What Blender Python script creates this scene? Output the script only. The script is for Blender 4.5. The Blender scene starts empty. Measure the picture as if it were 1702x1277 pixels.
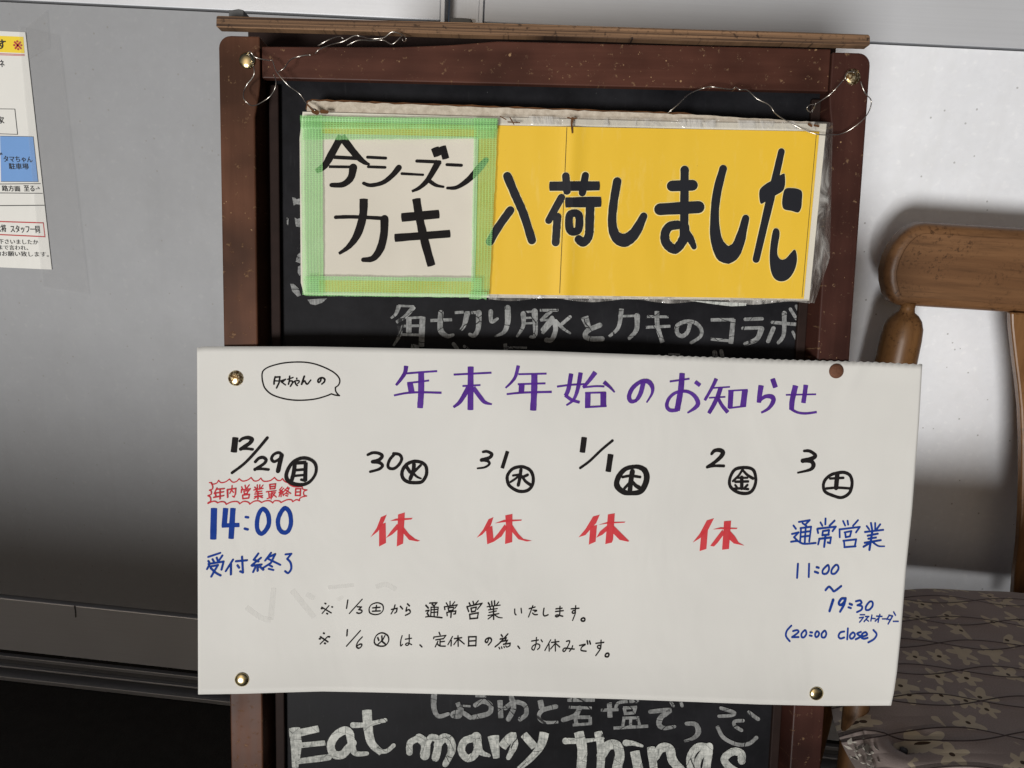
import bpy, math, random
from mathutils import Vector, Matrix
random.seed(7)
SC = bpy.context.scene
COL = SC.collection

# ------------------------------------------------------------------ camera
F = 1200.0                       # focal length in photo pixels (photo 1702 x 1277)
CX, CY = 851.0, 638.5
HC = 0.936                       # camera height above the floor
YAW, PITCH, ROLL = math.radians(-3.85674), math.radians(16.62284), math.radians(3.49933)
def cam_axes():
    fw = Vector((math.sin(YAW)*math.cos(PITCH), math.cos(YAW)*math.cos(PITCH), -math.sin(PITCH)))
    r = Vector((math.cos(YAW), -math.sin(YAW), 0)); u = r.cross(fw)
    c, s = math.cos(ROLL), math.sin(ROLL)
    return c*r + s*u, -s*r + c*u, fw
CR, CU, CF = cam_axes()
cd = bpy.data.cameras.new('camera'); cam = bpy.data.objects.new('camera', cd); COL.objects.link(cam)
cd.sensor_fit = 'HORIZONTAL'; cd.sensor_width = 36.0; cd.lens = F/1702.0*36.0
cd.clip_start = 0.01; cd.clip_end = 300
m = Matrix.Identity(4)
for i in range(3):
    m[i][0] = CR[i]; m[i][1] = CU[i]; m[i][2] = -CF[i]
m.translation = Vector((0, 0, HC)); cam.matrix_world = m
SC.camera = cam

# ------------------------------------------------------------------ world, sun, exposure
SUN_AZ, SUN_EL = math.radians(16), math.radians(-15)   # sun lamp aimed upward from the left, below the horizon, apart from the sky's sun
W = bpy.data.worlds.new('World'); SC.world = W; W.use_nodes = True
wn = W.node_tree.nodes; wl = W.node_tree.links; wn.clear()
sky = wn.new('ShaderNodeTexSky'); sky.sky_type = 'NISHITA'; sky.sun_disc = False
sky.sun_elevation = math.radians(22); sky.sun_rotation = math.radians(180) + SUN_AZ
sky.air_density = 0.6; sky.dust_density = 3.0; sky.ozone_density = 0.6
bg = wn.new('ShaderNodeBackground'); bg.inputs['Strength'].default_value = 0.018
wo = wn.new('ShaderNodeOutputWorld')
wl.new(sky.outputs[0], bg.inputs['Color']); wl.new(bg.outputs[0], wo.inputs['Surface'])
sd = bpy.data.lights.new('sun', 'SUN'); sun = bpy.data.objects.new('sun', sd); COL.objects.link(sun)
sd.energy = 3.05; sd.angle = math.radians(15); sd.color = (1.0, 0.99, 0.97)
sdir = Vector((math.sin(SUN_AZ)*math.cos(SUN_EL), math.cos(SUN_AZ)*math.cos(SUN_EL), -math.sin(SUN_EL)))
sun.rotation_euler = sdir.to_track_quat('-Z', 'Y').to_euler(); sun.location = (-2, -3, 0.3)
vs = SC.view_settings
vs.view_transform = 'Standard'; vs.look = 'None'; vs.exposure = 0.0; vs.gamma = 1.0; vs.use_curve_mapping = False

# ------------------------------------------------------------------ planes of the place
E1 = Vector((0.9954679609675561, 0.08881286252682324, 0.03399726660906338))     # along the board, to the right
E2 = Vector((-0.04991335665143812, 0.1836590274638452, 0.981721965965324))      # up the board
EN = E1.cross(E2)                                                              # out of the board
BO = EN*(-0.6437338059614341) + Vector((0, 0, HC))
DW = 1.04                                                                      # the door front
def ray(x, y): return CF + CR*((x-CX)/F) - CU*((y-CY)/F)
def BP(u, v, z=0.0): return BO + E1*u + E2*v + EN*z
def buv(x, y, z=0.0):
    d = ray(x, y); h = d*((-0.6437338059614341+z)/d.dot(EN))
    return h.dot(E1), h.dot(E2)
def bpx(x, y, z=0.0):
    d = ray(x, y); return d*((-0.6437338059614341+z)/d.dot(EN)) + Vector((0, 0, HC))
def wpx(x, y, dy=0.0):           # dy: out of the door, towards the viewer
    d = ray(x, y); return d*((DW-dy)/d.y) + Vector((0, 0, HC))
def ypx(x, y, Y):
    d = ray(x, y); return d*(Y/d.y) + Vector((0, 0, HC))

# ------------------------------------------------------------------ mesh helpers
class MB:
    def __init__(s): s.v = []; s.f = []
    def add(s, vs, fs):
        o = len(s.v); s.v += [Vector(p) for p in vs]; s.f += [tuple(i+o for i in f) for f in fs]
    def box(s, a, b):
        x0, y0, z0 = a; x1, y1, z1 = b
        s.add([(x0,y0,z0),(x1,y0,z0),(x1,y1,z0),(x0,y1,z0),(x0,y0,z1),(x1,y0,z1),(x1,y1,z1),(x0,y1,z1)],
              [(0,3,2,1),(4,5,6,7),(0,1,5,4),(1,2,6,5),(2,3,7,6),(3,0,4,7)])
    def loft(s, A, B):           # two closed outlines with the same number of points
        n = len(A)
        s.add(list(A)+list(B), [tuple(range(n)), tuple(range(2*n-1, n-1, -1))] + [(i, n+i, n+(i+1) % n, (i+1) % n) for i in range(n)])
    def bslab(s, uv, z0, z1):    # outline in board coordinates, front at z1
        s.loft([BP(u, v, z1) for u, v in uv], [BP(u, v, z0) for u, v in uv])
    def tube(s, pts, r, n=8):
        pts = [Vector(p) for p in pts]; rings = []
        for i, p in enumerate(pts):
            t = (pts[min(i+1, len(pts)-1)] - pts[max(i-1, 0)]).normalized()
            a = t.orthogonal() if i == 0 else (rings[-1][1] - t*rings[-1][1].dot(t))
            a.normalize(); rings.append((p, a.copy(), t.cross(a)))
        vs = []
        for i, (p, a, b) in enumerate(rings):
            rr = r[i] if isinstance(r, (list, tuple)) else r
            vs += [p + (a*math.cos(2*math.pi*k/n) + b*math.sin(2*math.pi*k/n))*rr for k in range(n)]
        fs = [(i*n+k, i*n+(k+1) % n, (i+1)*n+(k+1) % n, (i+1)*n+k) for i in range(len(pts)-1) for k in range(n)]
        fs += [tuple(range(n-1, -1, -1)), tuple((len(pts)-1)*n+k for k in range(n))]
        s.add(vs, fs)
    def grid(s, P):              # rows of points
        h, w = len(P), len(P[0])
        s.add([p for row in P for p in row], [(j*w+i, j*w+i+1, (j+1)*w+i+1, (j+1)*w+i) for j in range(h-1) for i in range(w-1)])
    def build(s, name, mat, parent=None, smooth=False, bevel=0, uv='board', seg=2):
        off = parent_loc(parent)
        me = bpy.data.meshes.new(name)
        me.from_pydata([p-off for p in s.v], [], s.f); me.update()
        ul = me.uv_layers.new(name='UVMap')
        for lp in me.loops:
            p = s.v[lp.vertex_index]
            if uv == 'board': d = p-BO; ul.data[lp.index].uv = (d.dot(E1), d.dot(E2))
            elif uv == 'floor': k_ = (0.452-p.z) if p.z > 0.3 else 0; ul.data[lp.index].uv = (p.x+0.55*k_, p.y-0.8*k_)
            else: ul.data[lp.index].uv = (p.x, p.z)
        if smooth:
            for f in me.polygons: f.use_smooth = True
        me.materials.append(mat)
        o = bpy.data.objects.new(name, me); COL.objects.link(o)
        if parent: o.parent = parent
        if bevel:
            b = o.modifiers.new('bevel', 'BEVEL'); b.width = bevel; b.segments = seg; b.limit_method = 'ANGLE'; b.angle_limit = math.radians(35)
            b.harden_normals = False
        return o
def parent_loc(o):
    v = Vector((0, 0, 0))
    while o: v += o.location; o = o.parent
    return v
def thing(name, label, cat, loc, group=None):
    o = bpy.data.objects.new(name, None); COL.objects.link(o); o.location = loc; o.empty_display_size = 0.03
    o['label'] = label; o['category'] = cat
    if group: o['group'] = group
    return o
def tag(o, label, cat, group=None):
    o['label'] = label; o['category'] = cat
    if group: o['group'] = group
    return o

# pen strokes ------------------------------------------------------
def catmull(P, sub=6):
    if len(P) < 3: return P
    closed = abs(P[0][0]-P[-1][0]) < 0.7 and abs(P[0][1]-P[-1][1]) < 0.7
    out = []; n = len(P)
    for i in range(n-1):
        a = P[i-1] if i > 0 else (P[-2] if closed else P[0]); b = P[i]; c = P[i+1]
        d = P[i+2] if i+2 < n else (P[1] if closed else P[-1])
        for k in range(sub):
            t = k/sub
            out.append(tuple(0.5*(2*b[j] + (c[j]-a[j])*t + (2*a[j]-5*b[j]+4*c[j]-d[j])*t*t + (3*b[j]-a[j]-3*c[j]+d[j])*t**3) for j in range(3)))
    out.append(P[-1]); return out
class Pen:
    """collects strokes given in zoomed-photo coordinates and lays them as ink on a surface"""
    def __init__(s, M, z0=0.00015, grow=1.09): s.M = M; s.mb = MB(); s.k = 0; s.z0 = z0; s.grow = grow
    def z(s): s.k += 1; return s.z0 + (s.k % 36)*0.000014
    def ribbon(s, P, cap):
        # P: list of (x, y, w) in photo pixels
        z = s.z(); Q = [P[0]]
        for a, b in zip(P, P[1:]):
            d = math.hypot(b[0]-a[0], b[1]-a[1]); n = max(1, int(d/11))
            for k in range(1, n+1): Q.append(tuple(a[j]+(b[j]-a[j])*k/n for j in range(3)))
        Q = [Q[0]] + [q for p, q in zip(Q, Q[1:]) if math.hypot(q[0]-p[0], q[1]-p[1]) > 1e-3]
        if len(Q) < 2: return
        L = []; R = []; n = len(Q); T = []
        for i, q in enumerate(Q):
            a = Q[max(i-1, 0)]; b = Q[min(i+1, n-1)]
            tx, ty = b[0]-a[0], b[1]-a[1]; l = math.hypot(tx, ty) or 1; tx /= l; ty /= l
            w = q[2]*0.5*s.grow*random.uniform(0.955, 1.045); T.append((tx, ty, w))
            L.append((q[0]-ty*w, q[1]+tx*w)); R.append((q[0]+ty*w, q[1]-tx*w))
        vs = []; fs = []
        for l, r in zip(L, R): vs += [s.M(l[0], l[1], z), s.M(r[0], r[1], z)]
        for i in range(n-1): fs.append((2*i, 2*i+1, 2*i+3, 2*i+2))
        for e, sg in ((0, -1), (n-1, 1)):
            q = Q[e]; tx, ty, w = T[e]
            if cap == 'r': arc = [math.pi*k/7 for k in range(1, 7)]; dep = 1.0
            elif cap == 'k': arc = [math.pi*k/6 for k in range(1, 6)]; dep = 0.22    # blunt chisel end
            else: arc = []; dep = 0
            ids = []
            for t in arc:
                cxx = math.cos(t)*w; syy = math.sin(t)*w*dep*sg
                if dep < 1: cxx = w*(1 if t < 0.9 else (-1 if t > 2.3 else math.cos(t)))*0.97
                ids.append(len(vs)); vs.append(s.M(q[0]-ty*cxx+tx*syy, q[1]+tx*cxx+ty*syy, z))
            if ids: fs.append(tuple([2*e] + ids + [2*e+1]))
        s.mb.add(vs, fs)
    def block(s, ox, oy, sc, text, cap='r'):
        """one stroke per line or ';' :  width[-width..]|x,y x,y ...   leading p: straight pieces;  leading k: blunt ends"""
        for st in text.replace('\n', ';').split(';'):
            st = st.strip()
            if not st: continue
            c = cap; poly = False
            while st[0] in 'pkr':
                if st[0] == 'p': poly = True
                else: c = st[0]
                st = st[1:]
            ws, ps = st.split('|'); ws = [float(a) for a in ws.split('-')]
            pts = [tuple(float(a) for a in p.split(',')) for p in ps.split()]
            n = len(pts); P = []
            for i, p in enumerate(pts):
                t = (i/(n-1) if n > 1 else 0)*(len(ws)-1); k = min(int(t), max(len(ws)-2, 0))
                w = ws[0] if len(ws) == 1 else ws[k] + (ws[k+1]-ws[k])*(t-k)
                P.append((ox+p[0]/sc, oy+p[1]/sc, w/sc))
            if poly:
                for a, b in zip(P, P[1:]): s.ribbon([a, b], c)
            else: s.ribbon(catmull(P), c)
    def polys(s, ox, oy, sc, text, rnd=0):
        for st in text.strip().split('\n'):
            P = [tuple(float(a) for a in p.split(',')) for p in st.split()]
            if rnd:
                C = catmull([(p[0], p[1], 0) for p in P+[P[0]]], 5)[:-1]; P = [(c[0], c[1]) for c in C]
            z = s.z(); s.mb.add([s.M(ox+x/sc, oy+y/sc, z) for x, y in P], [tuple(range(len(P)))])
    def build(s, name, mat, parent):
        o = s.mb.build(name, mat, parent); s.mb = MB(); return o      # and start on the next piece of writing

# ------------------------------------------------------------------ materials
class N:
    def __init__(s, name):
        s.m = bpy.data.materials.new(name); s.m.use_nodes = True; s.t = s.m.node_tree; s.t.nodes.clear()
        s.out = s.n('ShaderNodeOutputMaterial'); s.p = s.n('ShaderNodeBsdfPrincipled'); s.l(s.p.outputs[0], s.out.inputs[0])
        s.tc = s.n('ShaderNodeTexCoord')
    def n(s, t, **k):
        o = s.t.nodes.new(t)
        for a, b in k.items(): setattr(o, a, b)
        return o
    def l(s, a, b): s.t.links.new(a, b)
    def put(s, sock, v):
        if hasattr(v, 'is_output') or isinstance(v, bpy.types.NodeSocket): s.l(v, sock)
        else: sock.default_value = v
    def coord(s, scale=(1, 1, 1), uv=True, rot=(0, 0, 0)):
        mp = s.n('ShaderNodeMapping'); s.l(s.tc.outputs['UV' if uv else 'Object'], mp.inputs[0])
        mp.inputs['Scale'].default_value = scale; mp.inputs['Rotation'].default_value = rot; return mp.outputs[0]
    def noise(s, scale, vec=None, detail=4, rough=0.55, dist=0, col=False):
        o = s.n('ShaderNodeTexNoise'); o.inputs['Scale'].default_value = scale; o.inputs['Detail'].default_value = detail
        o.inputs['Roughness'].default_value = rough; o.inputs['Distortion'].default_value = dist
        s.l(vec if vec else s.coord(), o.inputs['Vector']); return o.outputs['Color' if col else 'Fac']
    def voro(s, scale, vec=None, feat='F1', out='Distance', rnd=1):
        o = s.n('ShaderNodeTexVoronoi', feature=feat); o.inputs['Scale'].default_value = scale; o.inputs['Randomness'].default_value = rnd
        s.l(vec if vec else s.coord(), o.inputs['Vector']); return o.outputs[out]
    def ramp(s, fac, stops):
        o = s.n('ShaderNodeValToRGB'); e = o.color_ramp.elements
        while len(e) < len(stops): e.new(0.5)
        for k, (p, c) in enumerate(stops): e[k].position = p; e[k].color = (c, c, c, 1) if isinstance(c, (int, float)) else (*c, 1)
        s.l(fac, o.inputs[0]); return o.outputs[0]
    def mix(s, fac, a, b, mode='MIX'):
        o = s.n('ShaderNodeMix', data_type='RGBA', blend_type=mode)
        s.put(o.inputs[0], fac)
        for k, v in ((6, a), (7, b)):
            if isinstance(v, tuple): o.inputs[k].default_value = (*v, 1) if len(v) == 3 else v
            else: s.l(v, o.inputs[k])
        return o.outputs[2]
    def math(s, op, a, b=0.0, c=None, clamp=False):
        o = s.n('ShaderNodeMath', operation=op, use_clamp=clamp); s.put(o.inputs[0], a); s.put(o.inputs[1], b)
        if c is not None: s.put(o.inputs[2], c)
        return o.outputs[0]
    def bump(s, h, strength=0.2, dist=0.001, prev=None):
        o = s.n('ShaderNodeBump'); o.inputs['Strength'].default_value = strength; o.inputs['Distance'].default_value = dist
        s.l(h, o.inputs['Height'])
        if prev: s.l(prev, o.inputs['Normal'])
        s.l(o.outputs[0], s.p.inputs['Normal']); return o.outputs[0]
    def set(s, col=None, rough=None, metal=None, spec=None, alpha=None, coat=None):
        for k, v in (('Base Color', col), ('Roughness', rough), ('Metallic', metal), ('Specular IOR Level', spec), ('Alpha', alpha), ('Coat Weight', coat)):
            if v is None: continue
            s.put(s.p.inputs[k], (*v, 1) if isinstance(v, tuple) and len(v) == 3 else v)
        return s.m

def mat_paper(name, col, warm=0.03, rough=0.75):
    n = N(name); a = n.noise(7, detail=3); c = n.mix(n.ramp(a, [(0.35, 0.0), (0.7, 1.0)]), col, tuple(x*(1-warm*2) for x in col))
    b = n.noise(900, detail=2); c = n.mix(0.05, c, b, 'MULTIPLY')
    nb = n.bump(n.noise(11, n.coord((1, 0.6, 1)), 3, 0.5, 0.6), 0.45, 0.005); n.bump(n.noise(600, detail=2), 0.06, 0.0005, nb)
    return n.set(c, rough, spec=0.3)
def mat_ink(name, col, dark=0.75, rough=0.8, alpha=None):
    """marker ink: uneven density, a little streaky; translucent inks darken where strokes cross"""
    n = N(name); a = n.noise(60, detail=3); b = n.noise(420, detail=3, rough=0.7); st = n.noise(1.0, n.coord((900, 130, 1), rot=(0, 0, 0.12)), 3)
    c = n.mix(n.ramp(a, [(0.35, 0.0), (0.65, 1.0)]), col, tuple(x*dark for x in col)); c = n.mix(n.math('MULTIPLY', b, 0.15), c, tuple(min(1, x*1.5+0.02) for x in col))
    al = n.math('ADD', n.math('MULTIPLY_ADD', st, 0.22, alpha-0.11), n.math('MULTIPLY_ADD', a, 0.2, -0.1), clamp=True) if alpha else None
    return n.set(c, rough, spec=0.08, alpha=al)
def mat_plain(name, col, rough=0.6, metal=0.0, var=0.15, scale=30, spec=0.15):
    n = N(name); c = n.mix(n.noise(scale, n.coord(uv=False)), tuple(x*(1-var) for x in col), tuple(min(1, x*(1+var)) for x in col))
    return n.set(c, rough, metal, spec=spec)
def mat_alu(name, base=0.62, metal=0.55, rough=0.36, brush=None, spots=True):
    n = N(name)
    sc = {'h': (3, 3, 420), 'v': (420, 3, 3), None: (60, 60, 60)}[brush]
    g = n.noise(1.0 if brush else 2.0, n.coord(sc, uv=False), 4, 0.6)
    c = n.mix(g, (base*0.885, base*0.90, base*0.94), (base*1.04, base*1.06, base*1.10))
    big = n.noise(3.0, n.coord((1, 1, 1), uv=False), 4, 0.6)
    c = n.mix(n.math('MULTIPLY', n.ramp(big, [(0.38, 0.0), (0.72, 1.0)]), 0.25), c, (base*0.83, base*0.82, base*0.8))
    r = n.math('MULTIPLY_ADD', n.noise(14, n.coord(uv=False), 5), 0.14, rough-0.07)
    if spots:
        v = n.voro(75, n.coord(uv=False)); rnd = n.voro(75, n.coord(uv=False), out='Color')
        sel = n.math('MULTIPLY', n.math('LESS_THAN', v, 0.10), n.math('GREATER_THAN', rnd, 0.80))
        c = n.mix(n.math('MULTIPLY', sel, 0.45), c, (0.16, 0.14, 0.12))
        blot = n.ramp(n.noise(95, n.coord(uv=False), 3), [(0.58, 0.0), (0.75, 1.0)])
        c = n.mix(n.math('MULTIPLY', blot, 0.30), c, (base*1.25, base*1.25, base*1.25)); mott = n.ramp(n.noise(60, n.coord(uv=False), 5, 0.7), [(0.50, 0.0), (0.72, 1.0)]); c = n.mix(n.math('MULTIPLY', mott, 0.22), c, (base*0.72, base*0.72, base*0.72))
        drip = n.ramp(n.noise(1.0, n.coord((28, 28, 1.5), uv=False), 4), [(0.56, 0.0), (0.75, 1.0)])
        c = n.mix(n.math('MULTIPLY', drip, 0.10), c, (base*0.6, base*0.59, base*0.56))
    n.bump(n.noise(55, n.coord(uv=False), 4), 0.05, 0.002)
    return n.set(c, r, metal)
def mat_board_wood(name, c0, c1, along='v', specks=1.0):
    """stained frame wood: streaky stain, worn pale nicks, pin pricks"""
    n = N(name)
    sc = (90, 5, 1) if along == 'v' else (5, 90, 1)
    g = n.noise(1.0, n.coord(sc), 6, 0.65, 0.4)
    big = n.noise(9, n.coord(), 3)
    c = n.mix(n.ramp(g, [(0.3, 0.0), (0.7, 1.0)]), c0, c1)
    c = n.mix(n.math('MULTIPLY', n.ramp(big, [(0.42, 0.0), (0.64, 1.0)]), 0.75), c, tuple(x*0.30 for x in c0))
    clus = n.ramp(n.noise(22, detail=4, rough=0.7), [(0.44, 0.12), (0.62, 1.0)])
    def dots(scale, rmax, dens):
        sep = n.n('ShaderNodeSeparateColor'); n.l(n.voro(scale, out='Color'), sep.inputs[0])
        v = n.math('MULTIPLY_ADD', n.noise(scale*2.2, detail=2), 0.16, n.voro(scale))
        r = n.math('MULTIPLY_ADD', n.math('POWER', sep.outputs[1], 2.5), rmax, 0.10)
        return n.math('MULTIPLY', n.math('LESS_THAN', v, r), n.math('GREATER_THAN', n.math('MULTIPLY', sep.outputs[0], clus), 1-dens))
    hole = n.math('MAXIMUM', dots(170, 0.20, 0.42*specks), dots(420, 0.22, 0.40*specks))
    v2 = n.math('MULTIPLY_ADD', n.noise(160, detail=2), 0.10, n.voro(74)); r2 = n.voro(74, out='Color')
    ring = n.math('MULTIPLY', n.math('LESS_THAN', n.math('ABSOLUTE', n.math('SUBTRACT', v2, 0.17)), 0.022), n.math('GREATER_THAN', n.math('MULTIPLY', r2, clus), 0.70))
    chip = n.ramp(n.noise(130, detail=6, rough=0.75), [(0.605, 0.0), (0.64, 1.0)])
    scr = n.ramp(n.noise(1.0, n.coord((40, 700, 1) if along == 'v' else (700, 40, 1), rot=(0, 0, 0.5)), 2), [(0.79, 0.0), (0.82, 0.6)])
    f = n.math('MAXIMUM', n.math('MAXIMUM', hole, ring), n.math('MAXIMUM', n.math('MULTIPLY', chip, 0.5), scr))
    c = n.mix(n.math('MULTIPLY', f, 0.7), c, (0.40, 0.25, 0.13))
    nb = n.bump(g, 0.12, 0.0006); n.bump(f, 0.5, 0.0006, nb)
    return n.set(c, n.math('MULTIPLY_ADD', g, 0.25, 0.36), spec=0.16)
def mat_grain(name, c0, c1, axis, ring=60, rough=0.6, dark=(0.05, 0.025, 0.012), spots=0.5, uv=False):
    """bare wood with long grain; axis 'x' or 'z' is the grain direction"""
    n = N(name)
    sc = (2.2, ring, ring) if axis == 'x' else (ring, ring, 2.2)
    if uv: sc = (2.2, ring, 1)
    g = n.noise(1.0, n.coord(sc, uv=uv), 5, 0.6, 0.8); g2 = n.noise(4.0, n.coord(sc, uv=uv), 4, 0.7)
    c = n.mix(n.ramp(g, [(0.38, 0.0), (0.62, 1.0)]), c0, c1); c = n.mix(n.math('MULTIPLY', n.ramp(g2, [(0.5, 0.0), (0.7, 1.0)]), 0.55), c, tuple(x*0.45 for x in c0))
    bl = n.ramp(n.noise(26 if not uv else 90, n.coord(uv=uv), 5, 0.7), [(0.47, 0.0), (0.64, 1.0)])
    pt = n.ramp(n.noise(240 if not uv else 260, n.coord(uv=uv), 4, 0.65), [(0.52, 0.0), (0.62, 1.0)])
    c = n.mix(n.math('MULTIPLY', n.math('MULTIPLY', bl, pt), spots), c, dark)
    n.bump(g2, 0.25, 0.0008)
    return n.set(c, rough, spec=0.35)
def mat_chalk(name, lo, hi, thr, crack=0.0):
    """paint-marker lettering: streaks along the stroke, chips, fine dark cracks"""
    n = N(name)
    a = n.noise(1.0, n.coord((620, 90, 1), rot=(0, 0, 0.12)), 4, 0.65); a2 = n.noise(1.0, n.coord((110, 560, 1), rot=(0, 0, -0.1)), 3, 0.6); b = n.noise(210, detail=5, rough=0.7); big = n.noise(30, detail=3)
    st = n.math('MULTIPLY_ADD', a2, 0.4, n.math('MULTIPLY', a, 0.6))
    c = n.mix(n.ramp(st, [(0.36, 0.0), (0.62, 1.0)]), lo, hi); c = n.mix(n.ramp(b, [(0.36, 0.55), (0.55, 0.0)]), c, tuple(x*0.45 for x in lo)); c = n.mix(n.ramp(big, [(0.55, 0.0), (0.72, 0.6)]), c, tuple(min(1, x*1.25) for x in hi))
    al = n.math('ADD', n.math('MULTIPLY', b, 0.75), n.math('MULTIPLY', big, 0.45)); al = n.math('MULTIPLY_ADD', st, 0.25, al)
    al = n.ramp(al, [(thr, 0.0), (thr+0.06, 1.0)])
    if crack:
        wv = n.n('ShaderNodeVectorMath', operation='MULTIPLY_ADD'); n.l(n.noise(40, detail=3, col=True), wv.inputs[0]); wv.inputs[1].default_value = (0.012, 0.012, 0); n.l(n.coord(), wv.inputs[2])
        e = n.voro(46, wv.outputs[0], 'DISTANCE_TO_EDGE'); al = n.math('MULTIPLY', al, n.ramp(e, [(crack*0.6, 0.08), (crack, 1.0)]))
    n.bump(b, 0.4, 0.0006)
    return n.set(c, 0.75, spec=0.15, alpha=al)

M = {}
M['panel'] = mat_alu('door_sheet_shaded', 0.265, 0.12, 0.60)  # left leaf: door sheet darkened, its shade put into the colour
M['panel_lit'] = mat_alu('door_sheet_lit', 0.92, 0.42, 0.50)  # right leaf: same sheet made paler, the light on it is in the colour
M['rail'] = mat_alu('door_rail_metal', 0.56, 0.30, 0.42, 'h', spots=False)
M['rail_grey'] = mat_alu('door_foot_metal', 0.74, 0.5, 0.42, 'h', spots=False)
M['stile'] = mat_alu('door_stile_metal', 0.52, 0.5, 0.40, 'v', spots=False)
M['groove'] = mat_plain('door_groove', (0.10, 0.10, 0.10), 0.6)
M['track'] = mat_alu('track_metal', 0.46, 0.55, 0.42, 'h')
M['track_dark'] = mat_alu('track_web_metal', 0.13, 0.3, 0.5, 'h')
M['groove_dark'] = mat_plain('dark_gap', (0.012, 0.011, 0.010), 0.9)
M['bracket'] = mat_plain('bracket_grey', (0.20, 0.19, 0.175), 0.55)
M['floor'] = None
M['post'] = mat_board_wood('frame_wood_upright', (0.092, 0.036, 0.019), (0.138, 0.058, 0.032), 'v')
M['shaded_wood'] = mat_plain('shaded_dark_wood', (0.020, 0.011, 0.009), 0.7, 0, 0.4, 60)  # near-black: shade on the inner beads and behind the cap is in the colour
M['post_shaded'] = mat_board_wood('frame_wood_shaded_upright', (0.046, 0.017, 0.013), (0.066, 0.025, 0.018), 'v')  # right upright: frame wood darkened, its weaker light put into the colour
M['toprail'] = mat_board_wood('frame_wood_level', (0.068, 0.025, 0.017), (0.100, 0.038, 0.025), 'h', 1.5)
M['cap'] = mat_grain('bare_strip_wood', (0.045, 0.023, 0.013), (0.28, 0.160, 0.085), 'x', 620, 0.75, (0.016, 0.008, 0.005), 1.0, uv=True)
M['chair'] = mat_grain('chair_wood', (0.128, 0.060, 0.025), (0.178, 0.088, 0.038), 'x', 38, 0.42, (0.035, 0.015, 0.006), 0.9)
M['chairv'] = mat_grain('chair_wood_turned', (0.135, 0.062, 0.021), (0.195, 0.095, 0.036), 'z', 45, 0.38, (0.035, 0.015, 0.006), 0.7)
M['chairleg_shaded'] = mat_grain('chair_leg_wood_shaded', (0.060, 0.028, 0.010), (0.095, 0.046, 0.018), 'z', 45, 0.5, (0.02, 0.01, 0.004), 0.7)  # front legs: chair wood darkened, the shade on them put into the colour
M['paper'] = mat_paper('notice_paper', (0.70, 0.69, 0.655))
M['ghost'] = mat_ink('show_through', (0.60, 0.595, 0.575), 0.97, alpha=0.115)
M['card'] = mat_paper('aged_card', (0.74, 0.69, 0.59), 0.06)
M['fibre'] = None
M['black'] = mat_ink('black_marker', (0.014, 0.012, 0.012))
M['purple'] = mat_ink('purple_marker', (0.098, 0.026, 0.30), 0.7, alpha=0.87)
M['blue'] = mat_ink('blue_marker', (0.010, 0.046, 0.285), 0.8, alpha=0.95)
M['redpen'] = mat_ink('red_pen', (0.55, 0.036, 0.050), 0.85, alpha=0.93)
M['red'] = mat_ink('red_marker', (0.68, 0.050, 0.062), 0.86, alpha=0.84)
M['chalk'] = mat_chalk('pale_paint_marker', (0.36, 0.38, 0.36), (0.78, 0.79, 0.74), 0.50, 0.008)
M['greychalk'] = mat_chalk('grey_paint_marker', (0.15, 0.155, 0.155), (0.36, 0.365, 0.36), 0.42, 0.017)
M['wire'] = mat_plain('wire_metal', (0.62, 0.58, 0.52), 0.28, 0.95, 0.2, 200)
M['brass'] = mat_plain('brass', (0.80, 0.66, 0.36), 0.22, 1.0, 0.1, 200)
M['lam'] = mat_paper('poster_paper', (0.72, 0.71, 0.67), 0.02, 0.35)
M['pblack'] = mat_plain('print_black', (0.03, 0.03, 0.032), 0.4)
M['pblue'] = mat_plain('print_blue', (0.16, 0.31, 0.60), 0.4, var=0.05)
M['pyellow'] = mat_plain('print_yellow', (0.80, 0.60, 0.05), 0.4, var=0.05)
M['pred'] = mat_plain('print_red', (0.45, 0.06, 0.06), 0.4)
M['concrete'] = mat_plain('pillar_concrete', (0.30, 0.29, 0.27), 0.9, 0, 0.3, 12)

n = N('floor_dark'); a = n.noise(40, n.coord(uv=False), 6, 0.7); b = n.noise(300, n.coord(uv=False), 3)
c = n.mix(a, (0.020, 0.019, 0.017), (0.045, 0.042, 0.038)); n.bump(b, 0.6, 0.004); M['floor'] = n.set(c, 0.9, spec=0.2)

n = N('fibreboard'); a = n.noise(160, detail=5, rough=0.7); b = n.noise(12, detail=3)
c = n.mix(n.ramp(a, [(0.3, 0.0), (0.7, 1.0)]), (0.40, 0.335, 0.26), (0.64, 0.57, 0.47)); c = n.mix(n.ramp(b, [(0.55, 0.0), (0.72, 0.7)]), c, (0.24, 0.13, 0.06))
n.bump(a, 0.5, 0.001); M['fibre'] = n.set(c, 0.85)
M['fibre_edge'] = mat_plain('fibreboard_edge', (0.115, 0.052, 0.022), 0.9, 0, 0.4, 120)

n = N('yellow_print'); a = n.noise(6, detail=3); b = n.ramp(n.noise(230, detail=4, rough=0.7), [(0.68, 0.0), (0.76, 1.0)]); k = n.ramp(n.noise(14, detail=3), [(0.48, 0.0), (0.66, 1.0)])
c = n.mix(a, (0.82, 0.50, 0.026), (0.83, 0.55, 0.060)); c = n.mix(n.math('MULTIPLY', n.math('MULTIPLY', b, k), 0.8), c, (0.26, 0.14, 0.03)); sc2 = n.ramp(n.noise(1.0, n.coord((90, 14, 1)), 5, 0.7), [(0.56, 0.0), (0.74, 1.0)]); c = n.mix(n.math('MULTIPLY', sc2, 0.35), c, (0.90, 0.66, 0.20))
nb = n.bump(n.noise(14, n.coord((1, 0.25, 1)), 2), 0.7, 0.005); M['yellow'] = n.set(c, 0.42, spec=0.3, coat=0.25)
n.p.inputs['Coat Roughness'].default_value = 0.16
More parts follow.
